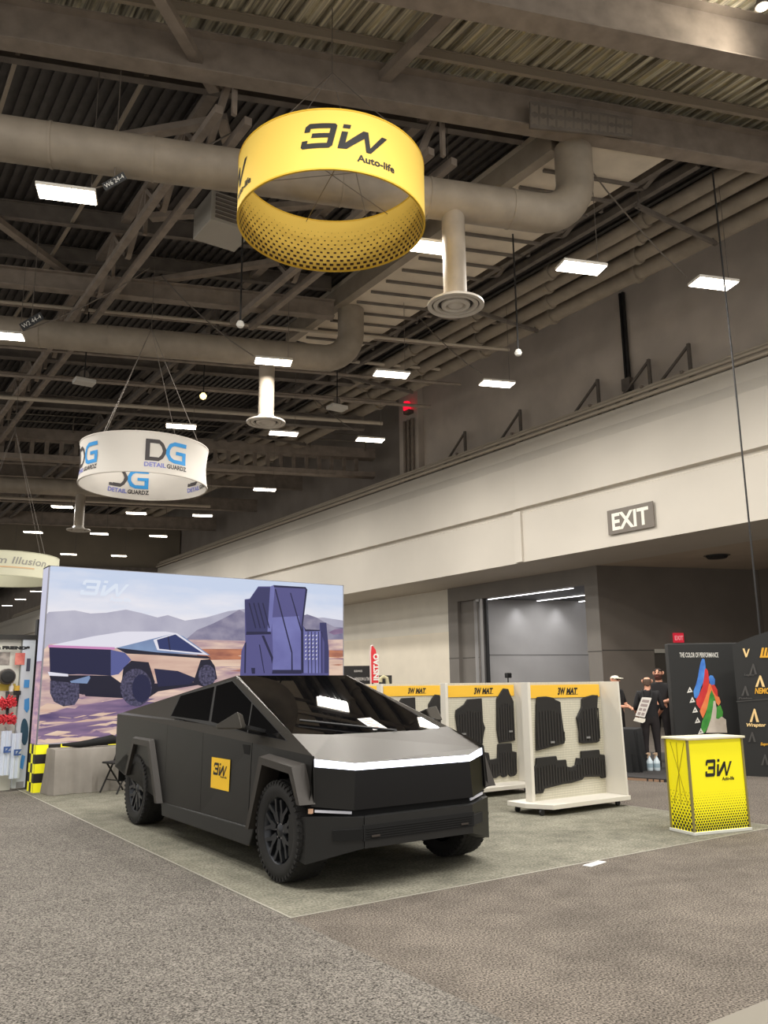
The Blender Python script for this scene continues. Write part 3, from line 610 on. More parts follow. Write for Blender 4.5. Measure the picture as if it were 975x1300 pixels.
pp([(380, 850), (440, 848), (440, 862), (380, 862)], SLT)
for q in ([(44, 908), (100, 900), (160, 893), (210, 897), (160, 906), (90, 914), (44, 918)], [(40, 926), (90, 918), (150, 914), (150, 922), (90, 930), (40, 936)], [(70, 938), (120, 930), (150, 930), (150, 938), (110, 946)]): pp(q, SHA)
for q in ([(42, 898), (60, 893), (90, 897), (50, 905)], [(60, 919), (110, 911), (150, 909), (150, 912), (100, 917)], [(42, 940), (80, 934), (110, 938), (60, 944)]): pp(q, SLT)
rq = random.Random(5)
for k in range(70):      # wind ripples in the printed sand
    v = 876+rq.random()**.8*66; u = 40+rq.random()*115+(rq.random()*60 if v < 905 else 0); L = 10+rq.random()*34; hh = .8+rq.random()*2.6; tl = -L*(.05+.12*rq.random())
    pp([(u, v), (u+L*.5, v+tl*.5-hh), (u+L, v+tl), (u+L*.5, v+tl*.5+hh)], SHA if k % 3 else SLT)
for k in range(26):
    v = 832+rq.random()*24; u = 268+rq.random()*165; L = 8+rq.random()*26; pp([(u, v), (u+L*.5, v-.8), (u+L, v-.2), (u+L*.5, v+.9)], BAND if k % 2 else SLT)
# printed truck
pp([(100, 866), (205, 868), (262, 862), (262, 868), (200, 878), (185, 888), (108, 884)], ARC)
pp([(100, 896), (150, 888), (215, 893), (210, 898), (140, 903), (90, 903)], SHA)
pp([(140, 823), (158, 828), (200, 829), (262, 834), (271, 845), (268, 862), (235, 868), (198, 866), (190, 852), (165, 840), (145, 850)], BRO)
pp([(195, 849), (225, 852), (250, 862), (240, 869), (200, 872)], NAV)
pp([(148, 822), (220, 804), (232, 808), (266, 832), (200, 829), (155, 828)], STE)
pp([(194, 812.5), (222, 803.8), (224, 804.2), (264, 832), (258, 831.5), (199, 825.5)], WHI); pp([(198.5, 812.6), (222, 805.6), (257, 829.5), (201.5, 824)], GLA); pp([(146, 822.5), (200, 828.5), (262, 833), (268, 836), (262, 836.5), (200, 832), (160, 830)], ARC); pp([(212, 808.5), (213.5, 808), (216, 825.8), (214.3, 825.6)], NAV)
pp([(61, 820), (118, 808), (156, 802), (210, 802), (222, 804), (146, 823), (62, 822)], WHI)
pp([(61, 819), (145, 822), (145, 825), (61, 823)], PIN)
pp([(62, 822), (140, 825), (140, 858), (100, 856), (63, 858)], NAV)
pp([(140, 825), (158, 829), (166, 838), (150, 856), (140, 858)], HUB)
pp([(153, 872), (156, 848), (166, 839), (188, 841), (196, 866), (192, 880)], ARC)
pp([(244, 868), (254, 838), (266, 837), (272, 846), (275, 862), (258, 872)], ARC)
pp([(62, 857), (140, 858), (154, 868), (150, 882), (104, 882), (66, 872)], ARC)
pp([(60, 853), (86, 856), (86, 859), (62, 858)], WHI); pp([(88, 865), (113, 858), (114, 861), (110, 868), (90, 867)], STE)
pp([(63, 864), (100, 868), (100, 886), (94, 895), (80, 897), (68, 891), (63, 880)], TIR)
pp([(172+20*math.cos(k*PI/10), 873+24*math.sin(k*PI/10)) for k in range(20)], TIR); pp([(179+12*math.cos(k*PI/8), 874+18*math.sin(k*PI/8)) for k in range(16)], NAV)
pp([(262+11*math.cos(k*PI/8), 858+14*math.sin(k*PI/8)) for k in range(16)], TIR)
# printed floor mats
Z7 = lambda L: [(290+.1641*x, 730+.1641*y) for x, y in L]
pp(Z7([(120, 190), (160, 185), (225, 90), (320, 90), (345, 80), (590, 95), (605, 115), (570, 390), (590, 425), (700, 428), (700, 370), (750, 370), (760, 500), (772, 590), (772, 860), (80, 860), (95, 590), (125, 520)]), MAT_)
pp(Z7([(335, 90), (590, 100), (600, 120), (560, 330), (340, 340)]), MAT_); pp(Z7([(330, 330), (540, 320), (555, 430), (555, 740), (335, 740), (340, 640)]), MLT)
pp(Z7([(120, 195), (160, 190), (225, 98), (318, 98), (300, 440), (132, 440)]), MDK); pp(Z7([(318, 90), (345, 82), (352, 110), (325, 440), (296, 440)]), MLT)
pp(Z7([(132, 440), (320, 440), (325, 460), (130, 465)]), MLN); pp(Z7([(345, 82), (590, 95), (605, 115), (596, 125), (585, 108), (345, 96)]), MLN); pp(Z7([(590, 115), (605, 115), (570, 390), (555, 430)]), MLN)
pp(Z7([(352, 110), (362, 110), (490, 600), (492, 740), (480, 740), (480, 605)]), MLN); pp(Z7([(470, 140), (478, 140), (560, 420), (555, 440)]), MLN)
for x in (150, 185, 220, 255): pp(Z7([(x, 220), (x+9, 216), (x+60, 410), (x+52, 415)]), MLN)
pp(Z7([(250, 470), (270, 470), (340, 640), (330, 690), (322, 640)]), MLN); pp(Z7([(230, 540), (238, 540), (275, 760), (268, 760)]), MLN); pp(Z7([(120, 530), (132, 520), (128, 760), (116, 760)]), MLN); pp(Z7([(170, 720), (200, 720), (200, 765), (175, 765)]), MLN)
pp(Z7([(335, 735), (560, 735), (560, 765), (330, 765)]), MLN); pp(Z7([(555, 430), (572, 395), (575, 760), (557, 760)]), MLN)
pp(Z7([(575, 400), (592, 430), (705, 432), (705, 760), (575, 760)]), MLT); pp(Z7([(575, 400), (592, 422), (700, 426), (700, 436), (588, 438)]), MLN); pp(Z7([(700, 370), (750, 370), (768, 560), (768, 760), (735, 760), (735, 520), (705, 440)]), MDK)
for x in (606, 633, 660, 687, 712): pp(Z7([(x, 440), (x+6, 440), (x+8, 760), (x+2, 760)]), MLN)
for x in (590, 617, 645, 672): [pp(Z7([(x-4, y), (x+6, y-8), (x+6, y), (x-4, y+8)]), WHI) for y in range(470, 660, 30)]
# pale printed logo
p0 = ony(100, 757, BY); s = (ony(163, 757, BY).x-p0.x)/3.2; lay[0] += 1
mark(b, LOGO, lambda x, y: (p0.x+x*s, BY+.004-lay[0]*.00025, p0.z+.02+y*s*1.0), LGO)
mark(b, text2d('Auto-life', .07, .002), lambda x, y: (p0.x+1.95*s+x, BY+.004-lay[0]*.00025, p0.z-.06+y), LGO)
b.build('print', PMATS, t, world=True, fix=False)
b = MB(); b.poly([(BX0-.002, BY+.02, BZ0), (BX0-.002, BY+.38, BZ0), (BX0-.002, BY+.38, 2.0), (BX0-.002, BY+.02, 2.0)], 0); b.poly([(BX0-.002, BY+.02, 2.0), (BX0-.002, BY+.38, 2.0), (BX0-.002, BY+.38, BZ1-.02), (BX0-.002, BY+.02, BZ1-.02)], 1)
b.build('side_print', [pm('pr_side_low', (214, 176, 180), (160, 130, 160), nscale=3, stretch=(1, 1, 4)), pm('pr_side_high', (206, 206, 226))], t, world=True, fix=False)
b = MB(); CW, CHh = .185, .142
for i in range(int(5.6/CW)+1):
    for j in range(5):
        x0, x1 = BX0+i*CW, min(BX0+(i+1)*CW, BX1)
        b.poly([(x0, BY-.006, j*CHh), (x1, BY-.006, j*CHh), (x1, BY-.006, (j+1)*CHh), (x0, BY-.006, (j+1)*CHh)], (i+j) % 2)
for i in range(3):
    for j in range(5):
        y0, y1 = BY-.006+i*.135, BY-.006+(i+1)*.135
        b.poly([(BX0-.004, y0, j*CHh), (BX0-.004, y1, j*CHh), (BX0-.004, y1, (j+1)*CHh), (BX0-.004, y0, (j+1)*CHh)], (i+j) % 2)
b.build('check_print', [mat('check_yellow', (240, 232, 30), .5, emit=.25), mat('check_black', (32, 27, 30), .6)], t, world=True, fix=False)

# draped table in front of the billboard
t = thing('draped_table', 'low table under a grey cloth in front of the lit billboard', 'table', (4.1, 13.7, 0))
CLO = mat('grey_drape', (138, 132, 124), .9, noise=.06, nscale=6)
n = 60; vs = []; x0, x1, yf, yb = 3.2, 5.0, 13.5, 13.93
for k in range(n):
    f = k/(n-1); fold = .018*math.sin(k*1.7)+.012*math.sin(k*.63)
    if f < .2: g = f/.2; px_, py_ = x0-.0+fold*.4, lerp(yb, yf, g); nx, ny = -1, 0
    elif f < .8: g = (f-.2)/.6; px_, py_ = lerp(x0, x1, g), yf; nx, ny = 0, -1
    else: g = (f-.8)/.2; px_, py_ = x1, lerp(yf, yb, g); nx, ny = 1, 0
    for j, z in enumerate((.66, .64, .4, .18, .005)):
        o = (0, .012, .02, .035, .05)[j]+fold*(0, .3, .8, 1.2, 1.5)[j]
        vs.append((px_+nx*o, py_+ny*o, z))
b = MB(); b.add(vs, [[k*5+j, (k+1)*5+j, (k+1)*5+j+1, k*5+j+1] for k in range(n-1) for j in range(4)]); b.box(x0, x1, yf, yb, .64, .662)
b.build('cloth', CLO, t, world=True, smooth=True)
for sx in (3.3, 4.9): MB().bar((sx, 13.6, 0), (sx, 13.6, .64), .03).build('leg', STEELD, t, world=True)
def lump(name, label, cat, pts, r, m):
    b = MB(); b.tube(pts, r, 10); return tag(b.build(name, m, smooth=True), label, cat)
lump('black_bag', 'long black bag slumped over the grey draped table', 'bag', [(3.35, 13.66, .72), (3.6, 13.66, .71), (3.9, 13.68, .74), (4.12, 13.7, .765), (4.22, 13.7, .74), (4.3, 13.7, .70)], [.02, .05, .06, .075, .05, .02], BLACKM)
o = MB(); o.box(4.34, 4.62, 13.56, 13.78, .664, .80); tag(o.build('black_case', BLACKM, bevel=.02), 'small black case at the truck end of the grey draped table', 'case')
t = thing('folding_chair', 'black folding chair beside the grey draped table behind the truck', 'chair', (4.1, 13.12, 0), .35)
CHM = mat('chair_metal', (40, 38, 36), .5, metal=.5)
for s in (-.2, .2):
    MB().tube([(-.2, s, .016), (.02, s, .45), (.16, s, .82)], .014, 8).build('leg', CHM, t); MB().tube([(.22, s, .016), (-.12, s, .46)], .014, 8).build('leg', CHM, t)
MB().box(-.2, .2, -.2, .2, .44, .47).build('seat', BLACK, t, bevel=.012); MB().hexa([(.09, -.2, .6), (.12, -.2, .6), (.12, .2, .6), (.09, .2, .6), (.17, -.2, .83), (.2, -.2, .83), (.2, .2, .83), (.17, .2, .83)]).build('backrest', BLACK, t, bevel=.01)
MB().tube([(-.1, -.2, .2), (-.1, .2, .2)], .01, 6).build('stretcher', CHM, t)

# product booth at the picture's edge
py0 = 14.65
def gx(u, v, o=0.): return ony(u, v, py0+o)
t = thing('product_wall', 'white product wall with pictures and a dark top bar beside the billboard', 'display', (2.3, py0+.2, 0))
PW = mat('product_white', (222, 220, 208), .6)
xs = gx(21, 900).x; xe = gx(38, 900).x; zt = gx(20, 812).z
MB().box(.9, xs, py0+.02, py0+.1, 0, zt).build('back_panel', PW, t, world=True)
MB().box(xs+.01, xe, py0-.06, py0+.06, 0.03, zt).build('side_panel', mat('side_white', (206, 212, 218), .6), t, world=True)
MB().box(.9, xe+.04, py0-.07, py0+.1, zt, zt+.075).build('top_bar', mat('top_bar', (40, 38, 33), .6), t, world=True)
MB().box(xe+.02, xe+.1, py0, py0+.15, 0, gx(44, 786).z).build('post', BLACK, t, world=True)
def pbox(b, u0, u1, v0, v1, mi, o=0.): p, q = gx(u0, v1, o), gx(u1, v0, o); b.box(p.x, q.x, py0+o-.004, py0+o, p.z, q.z, mi)
b = MB(); p = gx(0, 824, .015)
pbox(b, -8, 13, 828, 844, 1, .015); pbox(b, 18.5, 32, 829, 844, 2, -.065); pbox(b, -8, 20, 868, 877, 3, .015)
b.build('print', [INK, mat('photo_grey', (110, 104, 100), .6, rgb2=(180, 170, 160), nscale=9), mat('photo_red', (196, 92, 84), .6, rgb2=(230, 140, 124), nscale=9), mat('strip_yellow', (214, 190, 80), .6)], t, world=True)
b = MB(); mark(b, text2d('& FRIENDS', .045, .006), lambda x, y: (gx(-6, 824, -.07).x+x, py0-.067, gx(5, 824, -.07).z+y), 0, width=gx(38, 824, -.07).x-gx(-6, 824, -.07).x); b.build('lettering', INK, t, world=True, fix=False)
b = MB(); pbox(b, 33, 39, 836, 852, 0, -.063); pbox(b, 30, 37.5, 863, 873, 1, -.063)
g = lambda L, mi: b.prism([gx(u, v, -.063) for u, v in L], (0, -.004, 0), mi)
g([(31, 888), (37, 886), (37, 900), (34, 905), (30.5, 900)], 1); g([(31+5*math.cos(k*PI/10), 929+17*math.sin(k*PI/10)) for k in range(20)], 2); g([(24, 974), (28, 958), (32, 960), (29, 977)], 1); pbox(b, 20, 30, 992, 1000, 3, -.063)
b.build('sticker', [mat('st_dark', (70, 72, 90), .6), mat('st_blue', (74, 150, 214), .6), mat('st_teal', (40, 76, 96), .6), mat('st_grey', (150, 150, 152), .6)], t, world=True)
c = gx(9, 859, -.12); t = thing('round_canister', 'black round canister mounted on the white product wall under the photos', 'canister', (c.x, c.y, c.z))
MB().lathe([(0, -.06), (.11, -.06), (.125, -.04), (.125, .1), (0, .1)], 24, axis='y').build('shell', mat('can_shell', (90, 84, 80), .4, metal=.6), t); MB().lathe([(0, -.075), (.085, -.07), (.105, -.062)], 24, axis='y').build('face', INK, t)
c = gx(14, 878, -.07); t = thing('spray_bottle', 'small white bottle on the yellow strip of the product wall', 'bottle', c)
MB().lathe([(0, 0), (.035, 0), (.037, .08), (.02, .11), (.016, .14), (0, .14)], 14).build('body', WHITE, t, smooth=True); MB().box(-.03, .02, -.015, .015, .14, .17).build('trigger', mat('st_teal', (40, 76, 96)), t)
RED = mat('red_brush', (206, 58, 66), .8)
for i, v in enumerate((892, 913)):
    t = thing('wash_brush', ('upper' if i == 0 else 'lower')+' fluffy red wash brush hung on the white product wall', 'brush', gx(9, v, -.14))
    b = MB(); rr = random.Random(i)
    for k in range(170):
        a = rr.uniform(0, 2*PI); e = rr.uniform(-1, 1); d = V3((math.cos(a), -abs(math.sin(a)) if rr.random() < .8 else math.sin(a)*.3, e*.6)).normalized(); L = rr.uniform(.10, .15)
        if d.y > 0: d.y = 0
        b.bar(d*.03, d*L, .02)
    b.build('bristles', RED, t); MB().tube([(0, 0, .04), (0, .05, .17)], .025, 10).build('handle', BLACK, t)
t = thing('spray_gun', 'black spray gun hung between the red brushes and the side panel', 'spray gun', gx(20, 897, -.1))
MB().tube([(0, 0, 0), (.02, 0, .2)], .025, 8).build('grip', BLACK, t); MB().box(-.05, .06, -.025, .025, .18, .25).build('barrel', BLACK, t, bevel=.01); MB().lathe([(0, .25), (.04, .25), (.04, .33), (0, .33)], 12).build('cup', mat('gun_cup', (210, 170, 60), .4), t)
for i, (u, v0, v1) in enumerate(((4, 928, 984), (17, 931, 988))):
    p, q = gx(u, v1, -.16), gx(u, v0, -.16); hh = q.z-p.z
    t = thing('white_towel', 'folded white towel with blue letters hanging below the brushes, %s the side panel' % ('away from' if i == 0 else 'close to'), 'towel', (p.x, p.y, max(.015, p.z)))
    b = MB(); n = 12
    vs = [(-.075+.15*k/(n-1), -.03+.015*math.sin(k*1.3)-(.03 if j == 0 else 0), (0 if j == 0 else hh)) for k in range(n) for j in range(2)]
    vs2 = [(a, c_+.05, d) for a, c_, d in vs]
    b.add(vs+vs2, [[2*k, 2*k+2, 2*k+3, 2*k+1] for k in range(n-1)]+[[2*n+2*k+1, 2*n+2*k+3, 2*n+2*k+2, 2*n+2*k] for k in range(n-1)]+[[2*k+1, 2*k+3, 2*n+2*k+3, 2*n+2*k+1] for k in range(n-1)]+[[2*k, 2*n+2*k, 2*n+2*k+2, 2*k+2] for k in range(n-1)]+[[0, 1, 2*n+1, 2*n], [2*n-2, 4*n-2, 4*n-1, 2*n-1]])
    b.build('cloth', mat('towel_white', (206, 214, 228), .85), t, smooth=True); b = MB(); mark(b, text2d('IZ', .08, .008), lambda x, y: (-.04+x, -.085, hh*.52+y)); b.build('lettering', mat('towel_blue', (60, 90, 150), .7), t, fix=False)
    MB().tube([(0, .02, hh), (0, .14, hh+.05)], .012, 6).build('hook', CHROME, t)

# ================================================================== display stands with floor mats
LOGOS = text2d('3W', .085, .006, .25); LOGOS2 = text2d('MAT', .075, .006, .25)
RUB = mat('mat_rubber', (27, 25, 24), .65); RUBR = mat('mat_rib', (44, 41, 39), .55); PEG = mat('pegboard', (214, 210, 192), .6)
def pegmat():
    M = bpy.data.materials.new('pegboard_holes'); M.use_nodes = True; nt = M.node_tree; bs = nt.nodes['Principled BSDF']; N = nt.nodes.new; L = nt.links.new
    tc = N('ShaderNodeTexCoord'); br = N('ShaderNodeTexBrick'); mp = N('ShaderNodeMapping'); mp.inputs['Rotation'].default_value = (PI/2, 0, 0); L(tc.outputs['Object'], mp.inputs[0]); L(mp.outputs[0], br.inputs['Vector'])
    br.offset = 0; br.inputs['Scale'].default_value = 1; br.inputs['Brick Width'].default_value = .03; br.inputs['Row Height'].default_value = .03; br.inputs['Mortar Size'].default_value = .003
    br.inputs['Color1'].default_value = lin((206, 201, 184))+(1,); br.inputs['Color2'].default_value = lin((200, 195, 178))+(1,); br.inputs['Mortar'].default_value = lin((172, 168, 152))+(1,)
    L(br.outputs['Color'], bs.inputs['Base Color']); bs.inputs['Roughness'].default_value = .6; return M
PEGM = pegmat()
def stand(x0, yp, label, H=1.585, w=1.36):
    t = thing('display_stand', label, 'display stand', (x0+w/2, yp-.05, 0), 0, 'white floor mat display stands')
    h = w/2
    b = MB(); b.prism([(-h-.2, -.02, .075), (-h-.03, -.33, .075), (h+.03, -.33, .075), (h+.03, .3, .075), (-h-.2, .3, .075)], (0, 0, .055)); b.build('base', mat('stand_white', (214, 209, 198), .5), t, bevel=.004)
    for cx in (-h-.1, h-.08):
        for cy in (-.2, .22):
            cs = MB(); cs.lathe([(0, -.014), (.036, -.014), (.036, .014), (0, .014)], 14, c=(cx, cy, .036), axis='y'); cs.box(cx-.012, cx+.012, cy-.02, cy+.02, .05, .076); cs.build('caster', BLACK, t)
    MB().box(-h, h, .05, .09, .13, H).build('back_panel', PEGM, t); MB().box(-h-.05, -h, .0, .12, .13, H).build('side_post', MATS['stand_white'], t, bevel=.003)
    MB().hexa([(h, -.3, .13), (h+.03, -.3, .13), (h+.03, .28, .13), (h, .28, .13), (h, -.26, H), (h+.03, -.26, H), (h+.03, .22, H), (h, .22, H)]).build('side_panel', MATS['stand_white'], t, bevel=.003)
    hd = MB().box(-h+.03, h-.03, .035, .05, H-.2, H-.035).build('header', YEL, t)
    b = MB(); mark(b, LOGOS, lambda x, y: (-.16+x, .033, H-.16+y), 0, width=.15); mark(b, LOGOS2, lambda x, y: (.0+x, .033, H-.155+y), 0, width=.22)
    b.add([(-.01, .0335, H-.165), (.21, .0335, H-.165), (.23, .0335, H-.158), (.0, .0335, H-.158)], [(0, 1, 2, 3)], 0); b.build('logo', INK, hd, fix=False)
    return t
def rub(name, label, pts, t, zoff=0., group='black rubber floor mats', ribs=True, badge=None):
    """rubber mat hung on a stand; pts in the stand's own x and z"""
    L = XF[t.name].translation; x_ = [p[0] for p in pts]; z_ = [p[1] for p in pts]; cx = (min(x_)+max(x_))/2; z0 = min(z_)
    o = thing('floor_mat', label, 'floor mat', (L.x+cx, L.y+.015, z0), 0, group)
    P = [(p[0]-cx, 0, p[1]-z0) for p in pts]
    MB().prism(P, (0, .03, 0)).build('tray', RUB, o, bevel=.008)
    b = MB(); W = max(x_)-min(x_); Hh = max(z_)-min(z_); n = 9
    def span(x):      # vertical extent of the outline at x
        ys = []
        for i in range(len(P)):
            (xa, _, za), (xb, _, zb) = P[i], P[(i+1) % len(P)]
            if (xa-x)*(xb-x) < 0: ys.append(za+(zb-za)*(x-xa)/(xb-xa))
        return (min(ys), max(ys)) if len(ys) > 1 else None
    k = int(W/.05)
    for i in range(k):
        x = -W/2+(i+.5)*W/k; s = span(x)
        if s and s[1]-s[0] > .16: b.bar((x, -.004, s[0]+.035), (x, -.004, s[0]+(s[1]-s[0])*.72), .014, .012, up=(0, 1, 0))
    s = span(0.01)
    b.build('rib', RUBR, o)
    if badge: MB().box(badge[0]-cx-.035, badge[0]-cx+.035, -.018, -.004, badge[1]-z0-.012, badge[1]-z0+.012).build('badge', mat('badge_silver', (150, 150, 150), .4, metal=.5), o)
    return o
DRIV = [(-.60, .735), (-.10, .80), (-.075, .86), (-.1, 1.0), (-.125, 1.2), (-.13, 1.33), (-.22, 1.36), (-.25, 1.385), (-.38, 1.405), (-.545, 1.40), (-.565, 1.3), (-.59, 1.0)]
PASS = [(.19, .80), (.25, .785), (.52, .785), (.58, .80), (.58, .95), (.56, 1.17), (.60, 1.405), (.5, 1.41), (.35, 1.385), (.285, 1.36), (.275, 1.26), (.165, 1.12), (.2, .93)]
REAR = [(-.66, .22), (-.52, .22), (-.49, .27), (-.15, .30), (.0, .305), (.2, .33), (.24, .36), (.55, .345), (.58, .32), (.66, .325), (.66, .62), (.57, .63), (.56, .69), (.21, .69), (.205, .60), (.12, .61), (.09, .52), (.02, .50), (-.07, .51), (-.08, .6), (-.24, .6), (-.255, .655), (-.61, .65), (-.62, .57), (-.66, .53), (-.67, .4)]
s1 = stand(7.62, 7.85, 'white display stand with black floor mats closest to the yellow counter')
rub('m', 'wide black floor mat upper left on the stand closest to the counter', DRIV, s1, badge=(-.33, .83)); rub('m', 'narrow tapered black floor mat upper right on the stand closest to the counter', PASS, s1, badge=(.34, .86)); rub('m', 'long one piece rear floor mat low on the stand closest to the counter', REAR, s1)
M2A = [(-.50, .90), (-.2, .68), (-.05, .66), (-.0, .86), (.03, .93), (-.01, 1.02), (-.02, 1.36), (-.3, 1.35), (-.36, 1.28), (-.52, 1.2), (-.53, 1.12)]
M2B = [(.3, .7), (.62, .72), (.62, 1.30), (.55, 1.42), (.52, 1.49), (.42, 1.5), (.36, 1.44), (.28, 1.34), (.27, 1.1), (.26, .9), (.28, .78)]
M2C = [(-.3, .28), (.05, .22), (.2, .2), (.3, .24), (.34, .2), (.42, .21), (.45, .25), (.5, .2), (.58, .21), (.63, .24), (.64, .55), (.55, .57), (.55, .685), (.27, .685), (.25, .48), (.1, .47), (.08, .57), (-.1, .6), (-.3, .6)]
s2 = stand(7.68, 9.6, 'white display stand behind the truck nose, second from the yellow counter')
rub('m', 'angular black floor mat hanging behind the truck hood corner', M2A, s2, badge=(-.4, .86)); rub('m', 'pointed black floor mat overlapping the yellow header of its stand', M2B, s2, badge=(.52, .86)); rub('m', 'dark rear floor mat standing low behind the truck front corner', M2C, s2)
s3 = stand(7.74, 11.35, 'white display stand over the truck windshield base, third from the yellow counter')
rub('m', 'black floor mat showing just above the windshield on the third stand', [(p[0], p[1]) for p in M2A], s3); rub('m', 'black floor mat half hidden beside the edge of the second stand', [(p[0]-.02, p[1]-.1) for p in M2B], s3)
s4 = stand(7.80, 13.1, 'white display stand mostly hidden by the truck roof, next to the billboard')

# ================================================================== yellow counter
f0, f1 = onz(882, 1061, 0), onz(952, 1054, 0); l0 = onz(855, 1058, 0)
rz = math.atan2(f1.y-f0.y, f1.x-f0.x); W = (f1-f0).length; D = .34
t = thing('promo_counter', 'bright yellow lit counter with black logo at the booth corner', 'counter', f0, rz)
HC = .985; NEM = mat('counter_yellow', (236, 224, 16), .45, emit=.24); NES = mat('counter_side', (230, 216, 14), .45, emit=.2)
MB().box(.012, W-.012, -.0, .006, .03, HC-.03).build('front_print', NEM, t); 
b = MB(); b.box(0, .006, .012, D-.012, .03, HC-.03); b.box(W-.006, W, .012, D-.012, .03, HC-.03); b.box(.01, W-.01, D-.006, D, .03, HC-.03); b.build('side_print', NES, t)
AL = mat('counter_frame', (150, 140, 90), .4, metal=.4)
for x, y in ((0, 0), (W, 0), (0, D), (W, D)): MB().box(x-.011, x+.011, y-.011, y+.011, 0.02, HC-.02).build('frame_post', AL, t)
MB().box(-.02, W+.02, -.02, D+.02, .0, .03).build('base', mat('counter_base', (214, 214, 206), .4), t, bevel=.004); MB().box(-.03, W+.03, -.03, D+.03, HC-.025, HC).build('worktop', mat('counter_top', (214, 206, 178), .5), t, bevel=.006)
b = MB(); s = .39/3.2; mark(b, LOGO, lambda x, y: (W*.27+x*s, -.004, .575+y*s*1.45)); mark(b, text2d('Auto-life', .035, .0015, .2), lambda x, y: (W*.27+1.85*s+x, -.004, .53+y), width=.17); b.build('logo', INK, t, fix=False)
b = MB(); b2 = MB()
def hexdot(x, y, r, fn, b): b.poly([fn(x+r*math.cos(k*PI/3), y+r*math.sin(k*PI/3)) for k in range(6)])
for row in range(15):
    r = .0145-.00088*row; zz = .048+row*.0265
    for k in range(int(W/.034)+1):
        x = .022+k*.034+(.017 if row % 2 else 0)
        if x < W-.018: hexdot(x, zz, r, lambda a, c_: (a, -.003, c_), b)
    if row < 13:
        for k in range(int(D/.046)):
            x = .028+k*.046+(.023 if row % 2 else 0)
            if x < D-.022: hexdot(x, .05+row*.031, r*1.25, lambda a, c_: (-.003, a, c_), b2)
b.build('dot_print', INK, t, fix=False); b2.build('dot_print', INK, t, fix=False)
b = MB(); NS = mat('counter_frame_shade', (176, 160, 12), .6)  # inner frame's shade through the side cloth, put on as dim yellow bars
for a, c_ in (((.06, .3), (.26, .93)), ((.27, .3), (.05, .93)), ((.165, .3), (.165, .93))): b.bar((-.002, a[0], a[1]), (-.002, c_[0], c_[1]), .008, .003, up=(1, 0, 0))
b.build('cross_frame_shade', NS, t)
# ================================================================== truck
CX, CY = 4.326, 6.454
car = thing('pickup_truck', 'angular matte black pickup truck with a lit front light bar', 'truck', (CX, CY, 0), -PI/2)
PAINT = mat('matte_black_wrap', (60, 56, 50), .38, metal=.7); PAINT_SHADED = mat('matte_wrap_shaded', (25, 24, 22), .42, metal=.3)  # second is the same wrap darkened, the sides' shade put into its colour
GLOSS = mat('piano_black', (9, 9, 11), .28, spec=.35); GLASS = mat('dark_glass', (7, 7, 8), .012, spec=.4); TRIM = mat('grey_black_trim', (23, 23, 22), .5); DARK = mat('well_black', (10, 10, 10), .9)
FLARE = mat('flare_grey', (58, 54, 50), .5, metal=.3)
def C(X, w, z): return (X, w, z)
K = (.60, .60, .957); T = (.43, .90, .998); Wb = (-.01, .852, 1.176); Pk = (-1.556, .685, 1.68); Tt = (-4.42, .93, 1.262); Sf = (.45, .905, 1.022); Sr = (-4.44, 1.0, 1.242)
def mir(p): return (p[0], -p[1], p[2])
def sh(t): return tuple(lerp(a, b, t) for a, b in zip(Sf, Sr))
# upper body: hood, cant rails, sail panels, bed cover
b = MB()
hood = [T, K, mir(K), mir(T), mir(Wb), (.05, -.5, 1.156), (.05, .5, 1.156), Wb]
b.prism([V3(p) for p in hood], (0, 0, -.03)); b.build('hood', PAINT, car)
b = MB()
for s in (1, -1):
    f = lambda p: V3((p[0], p[1]*s, p[2]))
    b.poly([f(Sf), f(T), f(Wb)]); b.poly([f(Sf), f(Wb), f(Pk), f(Tt), f(Sr)])
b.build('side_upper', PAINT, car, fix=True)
b = MB(); b.poly([Pk, mir(Pk), mir(Tt), Tt]); b.poly([Tt, mir(Tt), mir(Sr), Sr]); b.build('bed_cover', PAINT_SHADED, car)
GL = [(-.012, Wb[1]-.03, 1.148), (.05, .5, 1.1265), (.05, -.5, 1.1265), (-.012, -Wb[1]+.03, 1.148), (Pk[0], -Pk[1]+.03, Pk[2]+.004), (Pk[0], Pk[1]-.03, Pk[2]+.004)]
b = MB(); b.poly(GL); b.build('windshield', GLASS, car)
for s in (1, -1):
    f = lambda p: (p[0], p[1]*s, p[2]); b = MB(); b.poly([f(Wb), f(Pk), f(GL[5]), f(GL[0])]); b.poly([f(Wb), f(GL[0]), f(GL[1]), f((.05, .5, 1.156))]); b.build('windshield_pillar', PAINT, car)
MB().poly([GL[1], GL[2], (.05, -.5, 1.156), (.05, .5, 1.156)]).build('cowl', INK, car)
b = MB(); b.poly([(Pk[0]-.02, Pk[1]-.03, Pk[2]+.004), (Pk[0]-.02, -Pk[1]+.03, Pk[2]+.004), (-2.3, -.70, 1.576), (-2.3, .70, 1.576)]); b.build('roof_glass', GLASS, car)
wp = MB(); wp.tube([(.03, .2, 1.165), (-.3, -.62, 1.272)], .012, 6); wp.tube([(.03, .2, 1.167), (.05, .2, 1.13)], .02, 8); wp.build('wiper', BLACK, car)
